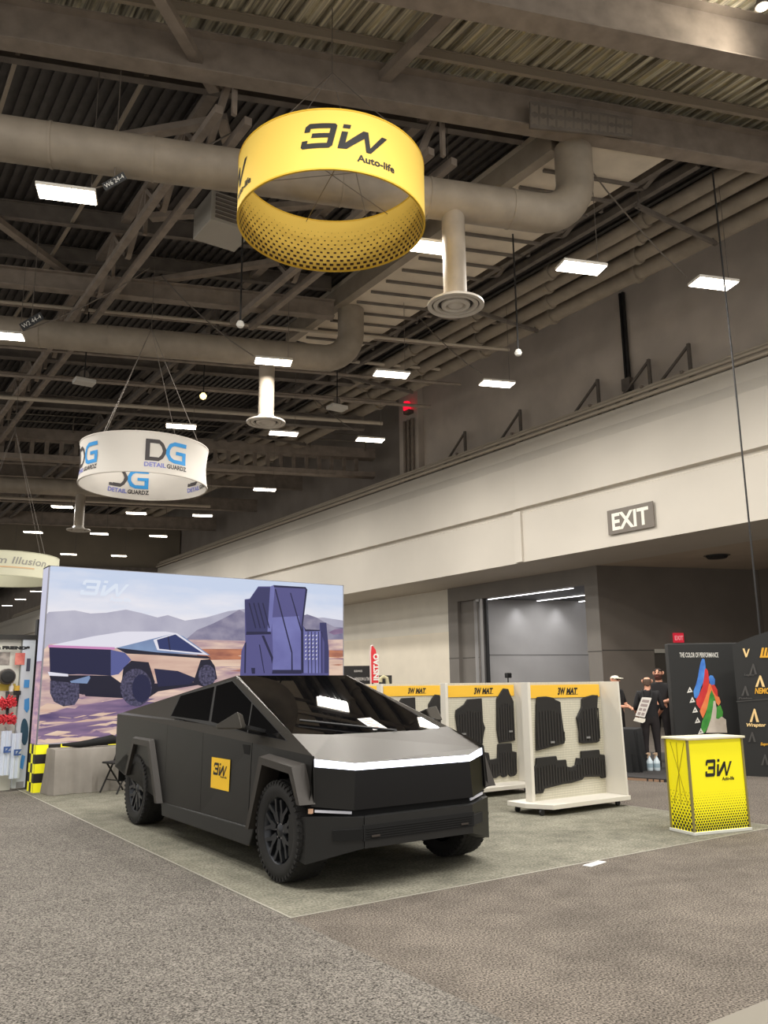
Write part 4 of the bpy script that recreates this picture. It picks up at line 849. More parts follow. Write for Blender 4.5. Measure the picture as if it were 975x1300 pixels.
# side glass, measured on the sloping side plane
UX = V3((CX, CY, 0))
def tow(p): return V3((CX+p[1], CY-p[0], p[2]))
def toc(q): return V3((CY-q.y, q.x-CX, q.z))
pR = [tow(mir(p)) for p in (Pk, Sf, Sr)]; nR = (pR[1]-pR[0]).cross(pR[2]-pR[0]).normalized()
if nR.x > 0: nR = -nR
def sg(L): return [toc(onp(140+x*.26667, 850+y*.26667, pR[0]+nR*.004, nR)) for x, y in L]
panes = {'rear_window': [(290, 221), (335, 126), (495, 82), (468, 246)], 'front_window': [(480, 248), (505, 79), (580, 56), (672, 158), (650, 300)], 'quarter_window': [(655, 302), (678, 164), (836, 338)]}
for nm, L in panes.items():
    q = sg(L)
    for s in (1, -1):
        b = MB(); b.poly([(p.x, p.y*s, p.z) for p in q]); b.build(nm, GLASS, car)
q = sg([(284, 226), (332, 119), (580, 48), (845, 344)])
for s in (1, -1): b = MB(); b.poly([(p.x, (p.y+.002)*s, p.z) for p in q]); b.build('window_surround', INK, car)
# lower side panels
def wlow(X, z):
    t = min(1, max(0, (.45-X)/4.89)); top = lerp(.905, 1.0, t); zt = lerp(1.022, 1.242, t)
    return lerp(top, max(top-.0, .955) if X < -.2 else lerp(top, .955, min(1, (.45-X)/.65)), min(1, (zt-z)/.8))
prof = [Sr[0::2], Sf[0::2], (.47, .66), (.43, .66), (.28, .90), (-.22, .94), (-.44, .42), (-.50, .345), (-2.72, .325), (-2.79, .36), (-3.14, .93), (-3.66, .935), (-3.90, .56), (-4.03, .52), (-4.42, .60)]
def clipx(poly, x, keep_less):
    out = []
    for i in range(len(poly)):
        a, b_ = poly[i], poly[(i+1) % len(poly)]; ia = (a[0] <= x) == keep_less; ib = (b_[0] <= x) == keep_less
        if ia: out.append(a)
        if ia != ib: tt = (x-a[0])/(b_[0]-a[0]); out.append((x, a[1]+(b_[1]-a[1])*tt))
    return out
cuts = [('front_fender', .6, -.62), ('front_door', -.632, -1.72), ('rear_door', -1.726, -2.70), ('rear_quarter', -2.704, -5)]
for s in (-1, 1):
    for nm, hi, lo in cuts:
        pl = clipx(clipx(prof, hi, True), lo, False)
        bm = bmesh.new(); vs = [bm.verts.new((p[0], s*wlow(*p), p[1])) for p in pl]; fc = bm.faces.new(vs); bmesh.ops.triangulate(bm, faces=[fc]); 
        o = MB(); bm.verts.index_update(); o.add([v.co.copy() for v in bm.verts], [[v.index for v in f.verts] for f in bm.faces]); bm.free(); ob = o.build(nm, PAINT_SHADED, car)
        so = ob.modifiers.new('thickness', 'SOLIDIFY'); so.thickness = .012; so.offset = -1
# inner mass so nothing shows through the gaps
b = MB(); b.box(-4.3, .30, -.66, .66, .30, 1.0); b.box(-2.75, -.66, -.93, .93, .36, 1.05); b.build('underbody', DARK, car)
for s in (-1, 1):
    b = MB(); b.box(-.55, .42, s*.68 if s > 0 else s*.9, s*.9 if s > 0 else s*.68, .88, .97); b.box(-4.1, -3.1, s*.68 if s > 0 else s*.95, s*.95 if s > 0 else s*.68, .9, 1.0); b.box(-3.05, -2.75, s*.68 if s > 0 else s*.93, s*.93 if s > 0 else s*.68, .33, .95); b.build('wheel_well', DARK, car)
    b = MB(); pts = [(-.47, .97, .36), (-.55, .975, .20), (-2.75, .975, .20), (-2.80, .97, .34)]
    b.prism([(p[0], s*p[1], p[2]) for p in pts], (0, -s*.14, 0)); b.build('rocker_panel', TRIM, car, bevel=.01)
# tail
b = MB(); b.poly([Sr, mir(Sr), (-4.42, -.95, .6), (-4.42, .95, .6)]); b.build('tailgate', PAINT_SHADED, car)
MB().prism([(-4.36, -.97, .60), (-4.52, -.92, .60), (-4.52, .92, .60), (-4.36, .97, .60), ], (0, 0, -.18)).build('rear_bumper', TRIM, car)
# front: light bar, fascia, lower bumper
Kb = (.605, .60, .905); Tb = (.432, .90, .938)
LB = mat('light_bar_glow', (235, 238, 255), .3, emit=3.2)
fr = lambda p, d: (p[0]+d, p[1]*(1+d*.3), p[2])
b = MB()
for a, c_, d, e in ((T, K, Kb, Tb), (mir(T), mir(K), mir(Kb), mir(Tb))): b.hexa([fr(e, -.02), fr(d, -.02), fr(d, .006), fr(e, .006), fr(a, -.02), fr(c_, -.02), fr(c_, .006), fr(a, .006)])
b.hexa([fr(Kb, -.02), fr(mir(Kb), -.02), fr(mir(Kb), .006), fr(Kb, .006), fr(K, -.02), fr(mir(K), -.02), fr(mir(K), .006), fr(K, .006)]); b.build('light_bar', LB, car)
Kf = (.615, .62, .60); Tf = (.44, .915, .635)
b = MB(); b.poly([Kb, mir(Kb), mir(Kf), Kf]); b.build('front_fascia', GLOSS, car)
for s in (1, -1):
    f = lambda p: (p[0], p[1]*s, p[2]); b = MB(); b.poly([f(Kb), f(Tb), f(Tf), f(Kf)]); b.poly([f(Tb), f(Tf), f((.46, .94, .655)), f((.45, .91, 1.02))]); b.build('fascia_corner', PAINT_SHADED, car)
b = MB(); b.hexa([(.30, -.93, .52), (.58, -.60, .52), (.58, .60, .52), (.30, .93, .52), (.38, -.91, .64), (.57, -.60, .61), (.57, .60, .61), (.38, .91, .64)]); b.build('front_gap', DARK, car)
for s in (1, -1):
    b = MB(); b.bar((.44, s*.88, .598), (.58, s*.62, .578), .012, .02); b.build('headlamp', mat('headlamp_glow', (190, 190, 196), .2, emit=.35), car)
b = MB(); b.bar((.425, -.925, .60), (.45, -.905, .60), .03, .035); b.build('side_marker', mat('marker', (200, 160, 130), .3, emit=.2), car)
# bumper: plan A(rear end) B(corner) C(kink) then mirrored
A1, B1, C1 = (.20, .985), (.43, .955), (.665, .56)
top = [A1+(.555,), B1+(.56,), C1+(.548,)]; bot = [A1+(.24,), B1+(.205,), C1+(.315,)]
b = MB()
for s in (1, -1):
    f = lambda p: V3((p[0], p[1]*s, p[2])); inn = lambda p: V3((p[0]-.07, p[1]*s*.9, p[2]))
    for i in range(2): b.hexa([inn(bot[i]), inn(bot[i+1]), f(bot[i+1]), f(bot[i]), inn(top[i]), inn(top[i+1]), f(top[i+1]), f(top[i])])
f = V3; b.hexa([(.595, .5, .33), (.595, -.5, .33), (.675, -.56, .315), (.675, .56, .315), (.595, .5, .55), (.595, -.5, .55), (.675, -.56, .548), (.675, .56, .548)])
b.build('front_bumper', TRIM, car)
b = MB(); b.hexa([(.66, -.57, .37), (.66, .57, .37), (.680, .57, .37), (.680, -.57, .37), (.66, -.57, .49), (.66, .57, .49), (.680, .57, .49), (.680, -.57, .49)])
for s in (1, -1):
    q = [(.670, .57*s, .38), (.545, .775*s, .375), (.545, .775*s, .455), (.670, .57*s, .465)]; b.prism([V3(p)+V3((.006, .004*s, 0)) for p in q], (-.02, -.01*s, 0))
b.build('lower_grille', DARK, car)
b = MB()
for i in range(5): b.box(.680, .684, -.55, .55, .385+i*.018, .390+i*.018)
b.build('grille_slat', DARK, car)
for s in (1, -1): MB().box(.675, .69, s*.46-.04, s*.46+.04, .395, .41).build('tow_hook', mat('hook', (90, 84, 80), .4, metal=.8), car)
MB().prism([(.62, .5, .31), (.62, -.5, .31), (.2, -.7, .24), (.2, .7, .24)], (0, 0, .05)).build('skid_plate', INK, car)
# wheel arches (flares)
def flare(out, inn, s):
    b = MB(); n = len(out); o3 = [V3((p[0], s*(wlow(p[0], p[1])-.01), p[1])) for p in out]; i3 = [V3((p[0], s*1.03, p[1])) for p in inn]; d3 = [V3((p[0], s*.84, p[1])) for p in inn]
    oc = [V3((lerp(p[0], q[0], .25), s*1.03, lerp(p[1], q[1], .25))) for p, q in zip(out, inn)]
    rows = [o3, oc, i3, d3]
    vs = [p for r in rows for p in r]
    b.add(vs, [[r*n+i, r*n+i+1, (r+1)*n+i+1, (r+1)*n+i] for r in range(3) for i in range(n-1)]+[[r*n, (r+1)*n, (r+2)*n] for r in range(2)][:1])
    return b.build('wheel_arch', FLARE, car)
for s in (1, -1):
    flare([(-.535, .36), (-.29, 1.0), (.335, .955), (.475, .655)], [(-.455, .36), (-.215, .915), (.275, .88), (.41, .655)], s)
    flare([(-3.95, .53), (-3.72, 1.0), (-3.09, .995), (-2.74, .33)], [(-3.865, .545), (-3.65, .915), (-3.16, .91), (-2.84, .33)], s)
# wheels
TIRE = mat('tire_rubber', (25, 24, 23), .75); RIM = mat('rim_dark', (66, 68, 72), .36, metal=.8)
def wheel(X, s):
    c = V3((X, s*.845, .405)); W2 = .145; b = MB()
    b.lathe([(.265, -W2*.9), (.31, -W2*1.02), (.365, -W2), (.395, -W2*.82), (.40, -W2*.5), (.40, W2*.5), (.395, W2*.82), (.365, W2), (.31, W2*1.02), (.265, W2*.9)], 56, c=c, axis='y')
    t_ = b.build('tire', TIRE, car, smooth=True)
    b = MB(); n = 46
    for k in range(n):
        for j, y in enumerate((-.115, -.06, 0, .06, .115)):
            a = 2*PI*(k+(.5 if j % 2 else 0))/n; R = .395 if abs(y) < .1 else .39
            d = V3((math.cos(a), 0, math.sin(a))); tg = V3((-math.sin(a), 0, math.cos(a))); p = c+d*R+V3((0, y, 0))
            b.bar(p-tg*.018, p+tg*.018, .046, .014, up=d)
        for y in (-W2, W2):
            a = 2*PI*k/n; d = V3((math.cos(a), 0, math.sin(a))); tg = V3((-math.sin(a), 0, math.cos(a))); p = c+d*.375+V3((0, y*.985, 0)); b.bar(p-tg*.012, p+tg*.012, .03, .012, up=V3((0, 1, 0)))
    b.build('tread', TIRE, t_)
    r = MB(); yo = s*(W2*.86)
    r.lathe([(.27, yo*1.04), (.262, yo*.98), (.25, yo*.9), (.235, yo*.5), (.225, -yo*.8)], 48, c=c, axis='y')
    rim = r.build('rim', RIM, car, smooth=True)
    MB().lathe([(0, yo*.1), (.23, yo*.1)], 32, c=c, axis='y').build('brake_disc', DARK, rim)
    b = MB()
    for k in range(7):
        a = 2*PI*k/7+.25
        for q in (-1, 1):
            a0, a1 = a+q*.12, a+q*.27
            p0 = c+V3((math.cos(a)*.07, yo*.82, math.sin(a)*.07)); p1 = c+V3((math.cos(a0)*.15, yo*.86, math.sin(a0)*.15)); p2 = c+V3((math.cos(a1)*.248, yo*.92, math.sin(a1)*.248))
            b.bar(p0, p1, .046, .035, up=(0, 1, 0)); b.bar(p1, p2, .03, .035, up=(0, 1, 0))
    b.build('spoke', RIM, rim)
    b = MB(); b.lathe([(0, yo*1.0), (.04, yo*.98), (.062, yo*.86), (.085, yo*.78), (.085, yo*.5)], 20, c=c, axis='y'); h_ = b.build('hub', RIM, rim, smooth=True)
    b = MB(); [b.lathe([(.009, yo*.84), (.009, yo*.94), (0, yo*.94)], 8, c=c+V3((.064*math.cos(k*PI/3), 0, .064*math.sin(k*PI/3))), axis='y') for k in range(6)]; b.build('bolt', CHROME, rim)
for X in (0, -3.635):
    for s in (-1, 1): wheel(X, s)
# mirrors
def mirror(s):
    q = [toc(p) for p in (onp(268.5, 921, (CX-1.16, 0, 0), V3((1, 0, 0))), onp(297, 903.5, (CX-1.16, 0, 0), V3((1, 0, 0))), onp(303, 926, (CX-1.16, 0, 0), V3((1, 0, 0))), onp(272, 926, (CX-1.16, 0, 0), V3((1, 0, 0))))]
    mc = sum(q, V3())/4; o_ = [V3((p.x, s*1.13, p.z)) for p in q]; i_ = [V3((lerp(mc.x, p.x, .8)-.03, s*1.04, lerp(mc.z, p.z, .8)-.008)) for p in q]
    b = MB(); b.add(o_+i_, [(0, 1, 2, 3), (7, 6, 5, 4), (0, 1, 5, 4), (1, 2, 6, 5), (2, 3, 7, 6), (3, 0, 4, 7)]); mo = b.build('mirror', PAINT, car, bevel=.012)
    MB().bar((q[2].x-.07, s*1.05, q[2].z+.01), (q[2].x-.10, s*.88, q[2].z-.03), .1, .03).build('mirror_arm', BLACK, mo)
mirror(-1); mirror(1)
# logo card on the front door
def sd(u, v): p = toc(onx(u, v, CX-.975)); return p
cc = [sd(*q) for q in ((265.3, 961), (288, 965.5), (287.5, 1006), (265, 1000))]
X0, X1 = (cc[0].x+cc[3].x)/2, (cc[1].x+cc[2].x)/2; Za, Zb = (cc[2].z+cc[3].z)/2, (cc[0].z+cc[1].z)/2
def onside(X, z, o): return (X, -(wlow(X, z)+o), z)
st = MB(); st.poly([onside(X0, Za, .003), onside(X1, Za, .003), onside(X1, Zb, .003), onside(X0, Zb, .003)]); sk = st.build('door_sticker', mat('sticker_yellow', (250, 200, 30), .5), car)
b = MB(); w = X1-X0; mark(b, LOGO, lambda x, y: onside(X0+w*(.12+x/3.2*.74), lerp(Za, Zb, .44)+y*.115, .005)); mark(b, text2d('Auto-life', .018, .0006), lambda x, y: onside(X0+w*.52+x, lerp(Za, Zb, .385)+y, .005), width=w*.34); b.build('logo', INK, sk, fix=False)
# printed sheet at the base of the windshield
nW = (V3(GL[5])-V3(GL[0])).cross(V3((0, 1, 0))).normalized(); nW = nW if nW.z > 0 else -nW
pw = tow(V3((GL[0][0], 0, GL[0][2]))+nW*.006); nw = V3((nW.y, -nW.x, nW.z))
q4 = [onp(u, v, pw, nw) for u, v in ((453.5, 913), (470, 911.5), (491.5, 925), (474.5, 927.5))]
t = thing('paper_sheet', 'white printed sheet of paper lying at the base of the truck windshield', 'paper', sum(q4, V3())/4)
MB().prism(q4, nw*.002).build('sheet', mat('paper', (226, 220, 214), .7), t, world=True)
b = MB()
for i in range(5):
    f0, f1 = .12+i*.16, .2+i*.16; e = nw*.004
    b.poly([lerp(lerp(q4[0], q4[3], f0), lerp(q4[1], q4[2], f0), .12)+e, lerp(lerp(q4[0], q4[3], f0), lerp(q4[1], q4[2], f0), .88 if i % 2 else .6)+e, lerp(lerp(q4[0], q4[3], f1), lerp(q4[1], q4[2], f1), .88 if i % 2 else .6)+e, lerp(lerp(q4[0], q4[3], f1), lerp(q4[1], q4[2], f1), .12)+e])
b.build('print', mat('print_red', (200, 150, 140), .7), t, world=True, fix=False)
# ================================================================== far displays, people, bottles
platp = [onz(797, 990, 0), onz(856, 994, 0)]
t = thing('low_platform', 'low black carpeted platform under the dark displays behind the counter', 'platform', (13.5, 9.8, 0))
MB().prism([platp[0], platp[1], platp[1]+V3((5, 1.5, 0)), platp[0]+V3((3.5, 4.5, 0))], (0, 0, .05)).build('deck', mat('platform_black', (38, 35, 34), .85), t, world=True)
b = MB(); d = (platp[1]-platp[0]).normalized(); n_ = V3((d.y, -d.x, 0)); n_ = n_ if n_.dot(platp[0]) < 0 else -n_; L = (platp[1]-platp[0]).length
for i, (a, e) in enumerate(((0, .42), (.46, .55), (.58, .68), (.72, .78))): b.prism([platp[0]+d*L*a+n_*.01, platp[0]+d*L*e+n_*.01, platp[0]+d*L*e, platp[0]+d*L*a], (0, 0, .035))
b.build('edge_trim', mat('platform_edge', (150, 120, 96), .6), t, world=True)
DISP = mat('display_black', (34, 34, 33), .75)
A0 = onz(860.5, 979, 0); A1_ = at_dist(940, 822, 16.6); A1_.z = 0; HA = 2.26
dA = (A1_-A0).normalized(); nA = V3((dA.y, -dA.x, 0)); nA = nA if nA.dot(A0) < 0 else -nA
t = thing('display_wall', 'black fabric display wall printed with a raised multicolour hand', 'display', (A0+A1_)/2)
uz = V3((0, 0, .052)); MB().prism([A0+uz, A1_+uz, A1_-nA*.3+uz, A0-nA*.3+uz], (0, 0, HA-.05)).build('fabric', DISP, t, world=True, bevel=.02)
lay2 = [0]; b = MB()
def dp(pts, mi):
    lay2[0] += 1; b.poly([onp(u, v, A0+nA*(.004+lay2[0]*.0006), nA) for u, v in pts], mi)
Z6 = lambda L: [(820+x*.159, 780+y*.159) for x, y in L]
RGBM = [mat('pr_bluehand', (52, 104, 196), .6, rgb2=(84, 150, 224), nscale=5), mat('pr_redhand', (222, 62, 48), .6, rgb2=(196, 40, 52), nscale=5), mat('pr_orange', (240, 112, 56), .6, rgb2=(244, 150, 90), nscale=5), mat('pr_green', (44, 132, 52), .6, rgb2=(90, 176, 70), nscale=5), mat('pr_skin', (200, 186, 168), .6, rgb2=(226, 214, 200), nscale=5), WHITE]
dp(Z6([(385, 660), (380, 610), (400, 560), (415, 500), (425, 440), (438, 380), (450, 352), (468, 358), (475, 400), (478, 450), (470, 520), (440, 580), (420, 660), (400, 672)]), 0)
dp(Z6([(500, 500), (515, 485), (535, 490), (552, 520), (550, 560), (530, 570), (510, 550)]), 0)
dp(Z6([(405, 720), (400, 680), (425, 640), (450, 580), (465, 500), (470, 440), (482, 430), (495, 450), (505, 520), (500, 600), (470, 680), (440, 760), (420, 740)]), 1)
dp(Z6([(525, 565), (545, 560), (570, 600), (575, 660), (595, 690), (590, 720), (560, 660), (535, 620)]), 1)
dp(Z6([(440, 800), (430, 770), (460, 700), (490, 620), (505, 550), (520, 560), (535, 610), (560, 650), (585, 660), (598, 700), (580, 730), (540, 680), (500, 720), (470, 800), (455, 830)]), 2)
dp(Z6([(440, 900), (450, 850), (475, 800), (495, 720), (510, 640), (525, 605), (545, 650), (560, 700), (560, 740), (595, 725), (615, 780), (612, 830), (560, 840), (520, 830), (495, 900), (470, 945), (440, 945)]), 3)
dp(Z6([(480, 945), (500, 890), (520, 830), (535, 740), (540, 690), (555, 690), (565, 760), (560, 830), (580, 835), (605, 815), (640, 840), (642, 880), (650, 945)]), 4)
for x, y in ((350, 605), (370, 685), (392, 765), (412, 848), (438, 935)):
    dp(Z6([(x-22, y+22), (x, y-28), (x+24, y+14)]), 5); dp(Z6([(x-8, y+8), (x, y-8), (x+8, y+4)]), 6)
tx = text2d('THE COLOR OF PERFORMANCE', .085, .0015); pL = onp(863, 833, A0+nA*.006, nA); pR_ = onp(912, 833, A0+nA*.006, nA); mark(b, tx, lambda x, y: pL+(pR_-pL).normalized()*x+V3((0, 0, y-.02)), 5, width=(pR_-pL).length)
b.build('hand_print', RGBM+[DISP], t, world=True, fix=False)
# curved display to its side
Bp = [onz(925, 985.5, 0), ]; B0 = onz(932, 985, 0)
cpts = []
for k in range(13):
    f = k/12; cpts.append(onz(945, 985, 0)+V3((.46, -.89, 0))*(f*2.4)-V3((.05, .03, 0))*math.sin(f*PI))
t = thing('display_wall', 'black curved display wall with gold and white triangle logos', 'display', cpts[6])
b = MB()
HB = lambda k: 2.19+.26*math.sin(min(1, k/5)*PI/2)
for k in range(12):
    p, q = cpts[k], cpts[k+1]; n_ = V3((1, .1, 0))*.25
    b.hexa([p, q, q+n_, p+n_, p+V3((0, 0, HB(k))), q+V3((0, 0, HB(k+1))), q+n_+V3((0, 0, HB(k+1))), p+n_+V3((0, 0, HB(k)))])
b.build('fabric', DISP, t, world=True, fix=False)
def onB(u, v, o=.012):
    best = None
    for k in range(12):
        p, q = cpts[k], cpts[k+1]; d = (q-p).normalized(); nn_ = V3((d.y, -d.x, 0)); nn_ = nn_ if nn_.x < 0 else -nn_
        x = onp(u, v, p+nn_*o, nn_); s = (x-p).dot(d)
        if -.001 <= s <= (q-p).length+.001 or (k == 11 and s > 0) or (k == 0 and s < 0): best = x
        if best is not None: return best
    return x
b = MB(); lay3 = [0]
def dq(pts, mi): lay3[0] += 1; b.poly([onB(u, v, .012+lay3[0]*.0005) for u, v in pts], mi)
def tri(cx, cy, w, h, mi, th=.26):
    dq([(cx-w, cy+h), (cx-w*.1, cy-h), (cx+w*.05, cy-h*.55), (cx-w*(1-2*th), cy+h)], mi); dq([(cx-w*.1, cy-h), (cx+w*.2, cy-h*.9), (cx+w, cy+h), (cx+w*(1-2.2*th), cy+h), (cx-w*.05, cy-h*.4)], mi)
Z8 = lambda x, y: (900+x*.1923, 800+y*.1923)
vx = lambda L: [Z8(*p) for p in L]
dq(vx([(222, 122), (234, 120), (247, 158), (242, 180)]), 0); dq(vx([(242, 180), (247, 158), (260, 124), (270, 122), (252, 176)]), 0)
for k in range(3): dq(vx([(336+k*22, 182), (350+k*22, 116), (364+k*22, 116), (352+k*22, 182)]), 1)
dq(vx([(336, 182), (336, 170), (400, 170), (400, 182)]), 1)
tri(*Z8(338, 336), 6.2, 7.4, 0); tri(*Z8(300, 562), 6.0, 8.6, 0); tri(*Z8(292, 256), 5, 7, 2); tri(*Z8(240, 400), 5, 6.5, 2); tri(*Z8(285, 705), 5, 6.5, 2); tri(*Z8(370, 855), 5, 7, 2)
def tB(txt, x, y, h, w, mi):
    s = text2d(txt, h, h*.05, .15); k = w/max(q[0] for q in s[0])
    def f(a, c_): u, v = Z8(x+a*k, y-c_); return onB(u, v, .016)
    mark(b, s, f, mi)
tB('NEMO', 302, 418, 36, 100, 1); tB('Wraptor', 245, 636, 22, 132, 0); tB('Supreme', 340, 760, 18, 90, 1); tB('Legacy', 232, 300, 12, 70, 2); tB('Fusion', 195, 455, 12, 90, 2)
dq(vx([(180, 470), (400, 452), (400, 456), (180, 474)]), 2)
b.build('logo_print', [mat('logo_cream', (232, 200, 140), .6), mat('logo_gold', (216, 160, 40), .6), mat('logo_dim', (70, 68, 66), .6)], t, world=True, fix=False)

# bottles, box and cloth covered table
for i, u in enumerate((825.5, 834.5)):
    p = onz(u, 978, .05)
    t = thing('spray_bottle', ('white spray bottle on the dark platform, first from the display stand', 'white spray bottle on the dark platform, the one beside the yellow counter')[i], 'bottle', (p.x, p.y, .05))
    b = MB(); b.lathe([(0, 0), (.05, 0), (.055, .02), (.055, .15), (.03, .2), (.016, .23), (.016, .25), (0, .25)], 16); b.build('body', mat('bottle_white', (204, 216, 222), .4), t, smooth=True)
    MB().lathe([(.0565, .05), (.0565, .12)], 16).build('label', mat('bottle_label', (150, 170, 180), .5), t, fix=False)
    b = MB(); b.box(-.03, .02, -.015, .015, .25, .3); b.box(-.075, -.03, -.012, .012, .275, .295); b.bar((-.03, 0, .27), (-.045, 0, .21), .012); b.build('trigger', mat('trigger_tan', (196, 168, 140), .5), t)
c = at_dist(793, 950, 15.8); c.z = 0.05
t = thing('covered_table', 'table under a black cloth between the display stand and the people', 'table', (c.x, c.y, .05), .5)
b = MB(); n = 40; vs = []
for k in range(n):
    a = 2*PI*k/n; rx, ry = .34, .28; e = lambda v_: math.copysign(abs(v_)**.35, v_)
    for z, o in ((.72, 0), (.70, .012), (.3, .03+.02*math.sin(k*1.9)), (.0, .05+.04*math.sin(k*1.9))): vs.append(((rx+o)*e(math.cos(a)), (ry+o)*e(math.sin(a)), z))
b.add(vs, [[k*4+j, ((k+1) % n)*4+j, ((k+1) % n)*4+j+1, k*4+j+1] for k in range(n) for j in range(3)]+[[k*4 for k in range(n)]]); b.build('cloth', BLACKM, t, smooth=True)

SKIN = mat('skin', (206, 150, 122), .6); SHIRT = mat('shirt_black', (24, 22, 24), .85); TROU = mat('trousers_dark', (34, 28, 29), .85); SHOE = mat('shoe', (58, 42, 34), .7); HAIR = mat('hair_brown', (46, 32, 26), .85)
def person(name, label, loc, rz, H, joints_arm, shirt=SHIRT, trou=TROU, short=True, hair=None, beard=None, bald=False, cap=None, badge=None):
    """figure facing its own -y; joints_arm: for each side (elbow, wrist)"""
    t = thing(name, label, 'person', loc, rz); k = H/1.8
    V = []; Rr = []; Ed = []
    def j(p, r, par=None):
        V.append(V3(p)*k); Rr.append((r*k, r*k) if not isinstance(r, tuple) else (r[0]*k, r[1]*k)); i = len(V)-1
        if par is not None: Ed.append((par, i))
        return i
    pel = j((0, 0, .96), (.165, .125)); wa = j((0, 0, 1.12), (.155, .115), pel); ch = j((0, 0, 1.32), (.18, .13), wa); nb = j((0, .01, 1.46), (.09, .08), ch); nk = j((0, 0, 1.53), .058, nb)
    h0 = j((0, -.012, 1.60), (.07, .085), nk); h1 = j((0, -.01, 1.68), (.08, .098), h0); h2 = j((0, .0, 1.745), (.06, .07), h1)
    segs = []
    for s, (el, wr) in zip((-1, 1), joints_arm):
        sh_ = j((s*.185, .01, 1.43), .068, ch); e = j(el, .05, sh_); w = j(wr, .032, e); segs.append((V[e].copy(), V[w].copy()))
        d = (V3(wr)-V3(el)).normalized(); sd_ = d.cross(V3((0, 0, 1))).normalized(); up = sd_.cross(d)
        pm_ = j(V3(wr)+d*.055, (.042, .028), w)
        for q in range(4):
            f0 = j(V3(wr)+d*.1+sd_*(.026-.0175*q), .0098, pm_); f1 = j(V3(wr)+d*(.145-.006*abs(q-1.3))+sd_*(.028-.0185*q)-up*.012, .0092, f0); j(V3(wr)+d*(.168-.01*abs(q-1.3))+sd_*(.028-.0185*q)-up*.034, .008, f1)
        th = j(V3(wr)+d*.05-V3((s*.04, 0, 0))+up*.012, .0115, pm_); j(V3(wr)+d*.088-V3((s*.052, 0, 0))+up*.008, .0095, th)
        hp = j((s*.095, 0, .90), (.105, .11), pel); kn = j((s*.11, -.02, .50), .07, hp); an = j((s*.115, .02, .10), .048, kn); to = j((s*.13, -.09, .045), (.05, .042), an); j((s*.135, -.17, .035), (.042, .03), to)
    me = bpy.data.meshes.new('body'); me.from_pydata([tuple(v) for v in V], Ed, [])
    o = bpy.data.objects.new('body', me); COL.objects.link(o); sk = o.modifiers.new('skin', 'SKIN'); sk.use_smooth_shade = True; o.modifiers.new('sub', 'SUBSURF').levels = 2
    o.modifiers['sub'].render_levels = 2
    for i, d in enumerate(me.skin_vertices[0].data): d.radius = Rr[i]; d.use_root = (i == 0)
    bpy.context.view_layer.update(); ev = o.evaluated_get(bpy.context.evaluated_depsgraph_get()); m2 = bpy.data.meshes.new_from_object(ev)
    o.modifiers.clear(); o.data = m2; bpy.data.meshes.remove(me)
    m2.materials.clear(); [m2.materials.append(q) for q in (SKIN, shirt, trou, SHOE)]
    def dseg(p, a, b_): ab = b_-a; tt = max(0, min(1, (p-a).dot(ab)/ab.dot(ab))); return (p-a-ab*tt).length
    for p in m2.polygons:
        c_ = p.center; z = c_.z/k; fore = min(dseg(c_, *sg_) for sg_ in segs); hand = min((c_-sg_[1]).length for sg_ in segs); mi = 1
        if z > 1.495: mi = 0
        elif z < .085: mi = 3
        elif hand < .21*k and fore < .2*k and (hand < .1*k or abs(c_.x) > .12*k or c_.y < -.16*k): mi = 0
        elif fore < .066*k and short: mi = 0
        elif z < .97: mi = 2
        p.material_index = mi; p.use_smooth = True
    o.parent = t; XF[o.name] = XF[t.name]
    b = MB()
    b.tube([V3((0, -.105, 1.675))*k, V3((0, -.128, 1.645))*k, V3((0, -.105, 1.638))*k], [.010*k, .016*k, .012*k], 8); b.build('nose', SKIN, t, smooth=True)
    for s in (-1, 1):
        MB().lathe([(0, -.01), (.013, -.006), (.014, .004), (0, .01)], 10, c=V3((s*.033, -.098, 1.682))*k, axis='y').build('eye', INK, t); 
        b = MB(); b.tube([V3((s*.086, .0, 1.635))*k, V3((s*.096, .012, 1.665))*k, V3((s*.088, .012, 1.70))*k], [.01*k, .017*k, .012*k], 8); b.build('ear', SKIN, t, smooth=True)
    MB().tube([V3((-.024, -.097, 1.603))*k, V3((0, -.102, 1.60))*k, V3((.024, -.097, 1.603))*k], .006*k, 6).build('mouth', mat('lips', (150, 84, 78), .6), t)
    def shell(nm, m_, test, grow):
        b = MB(); idx = {}; fs = []
        for p in m2.polygons:
            c_ = p.center/k
            if test(c_):
                f = []
                for vi in p.vertices:
                    if vi not in idx: idx[vi] = len(b.v); v = m2.vertices[vi]; b.v.append(v.co+v.normal*grow*k)
                    f.append(idx[vi])
                b.f.append(f); b.m.append(0)
        if b.f:
            ob = b.build(nm, m_, t, smooth=True, fix=False); so = ob.modifiers.new('thick', 'SOLIDIFY'); so.thickness = grow*k; so.offset = -1
    if hair: shell('hair', hair, (lambda c_: c_.z > 1.70 and c_.y > -.07 or c_.z > 1.735 or (c_.z > 1.62 and c_.y > .03)) if not bald else (lambda c_: 1.58 < c_.z < 1.70 and c_.y > .0), .012)
    if beard: shell('beard', beard, lambda c_: 1.545 < c_.z < 1.635 and c_.y < -.025, .016)
    if cap:
        shell('cap', cap, lambda c_: c_.z > 1.69, .016); MB().prism([V3((-.075, -.08, 1.70))*k, V3((-.06, -.18, 1.69))*k, V3((.06, -.18, 1.69))*k, V3((.075, -.08, 1.70))*k], V3((0, 0, .012))).build('cap_brim', cap, t)
    return t
def face_cam(p, off=0.):      # heading whose -y looks at the camera
    return math.atan2(-p.y, -p.x)+PI/2+off
armF = (((-.27, -.02, 1.16), (-.06, -.26, 1.12)), ((.27, -.02, 1.16), (.06, -.26, 1.10)))
p = at_dist(836, 860, 17.6); p.z = 0.05
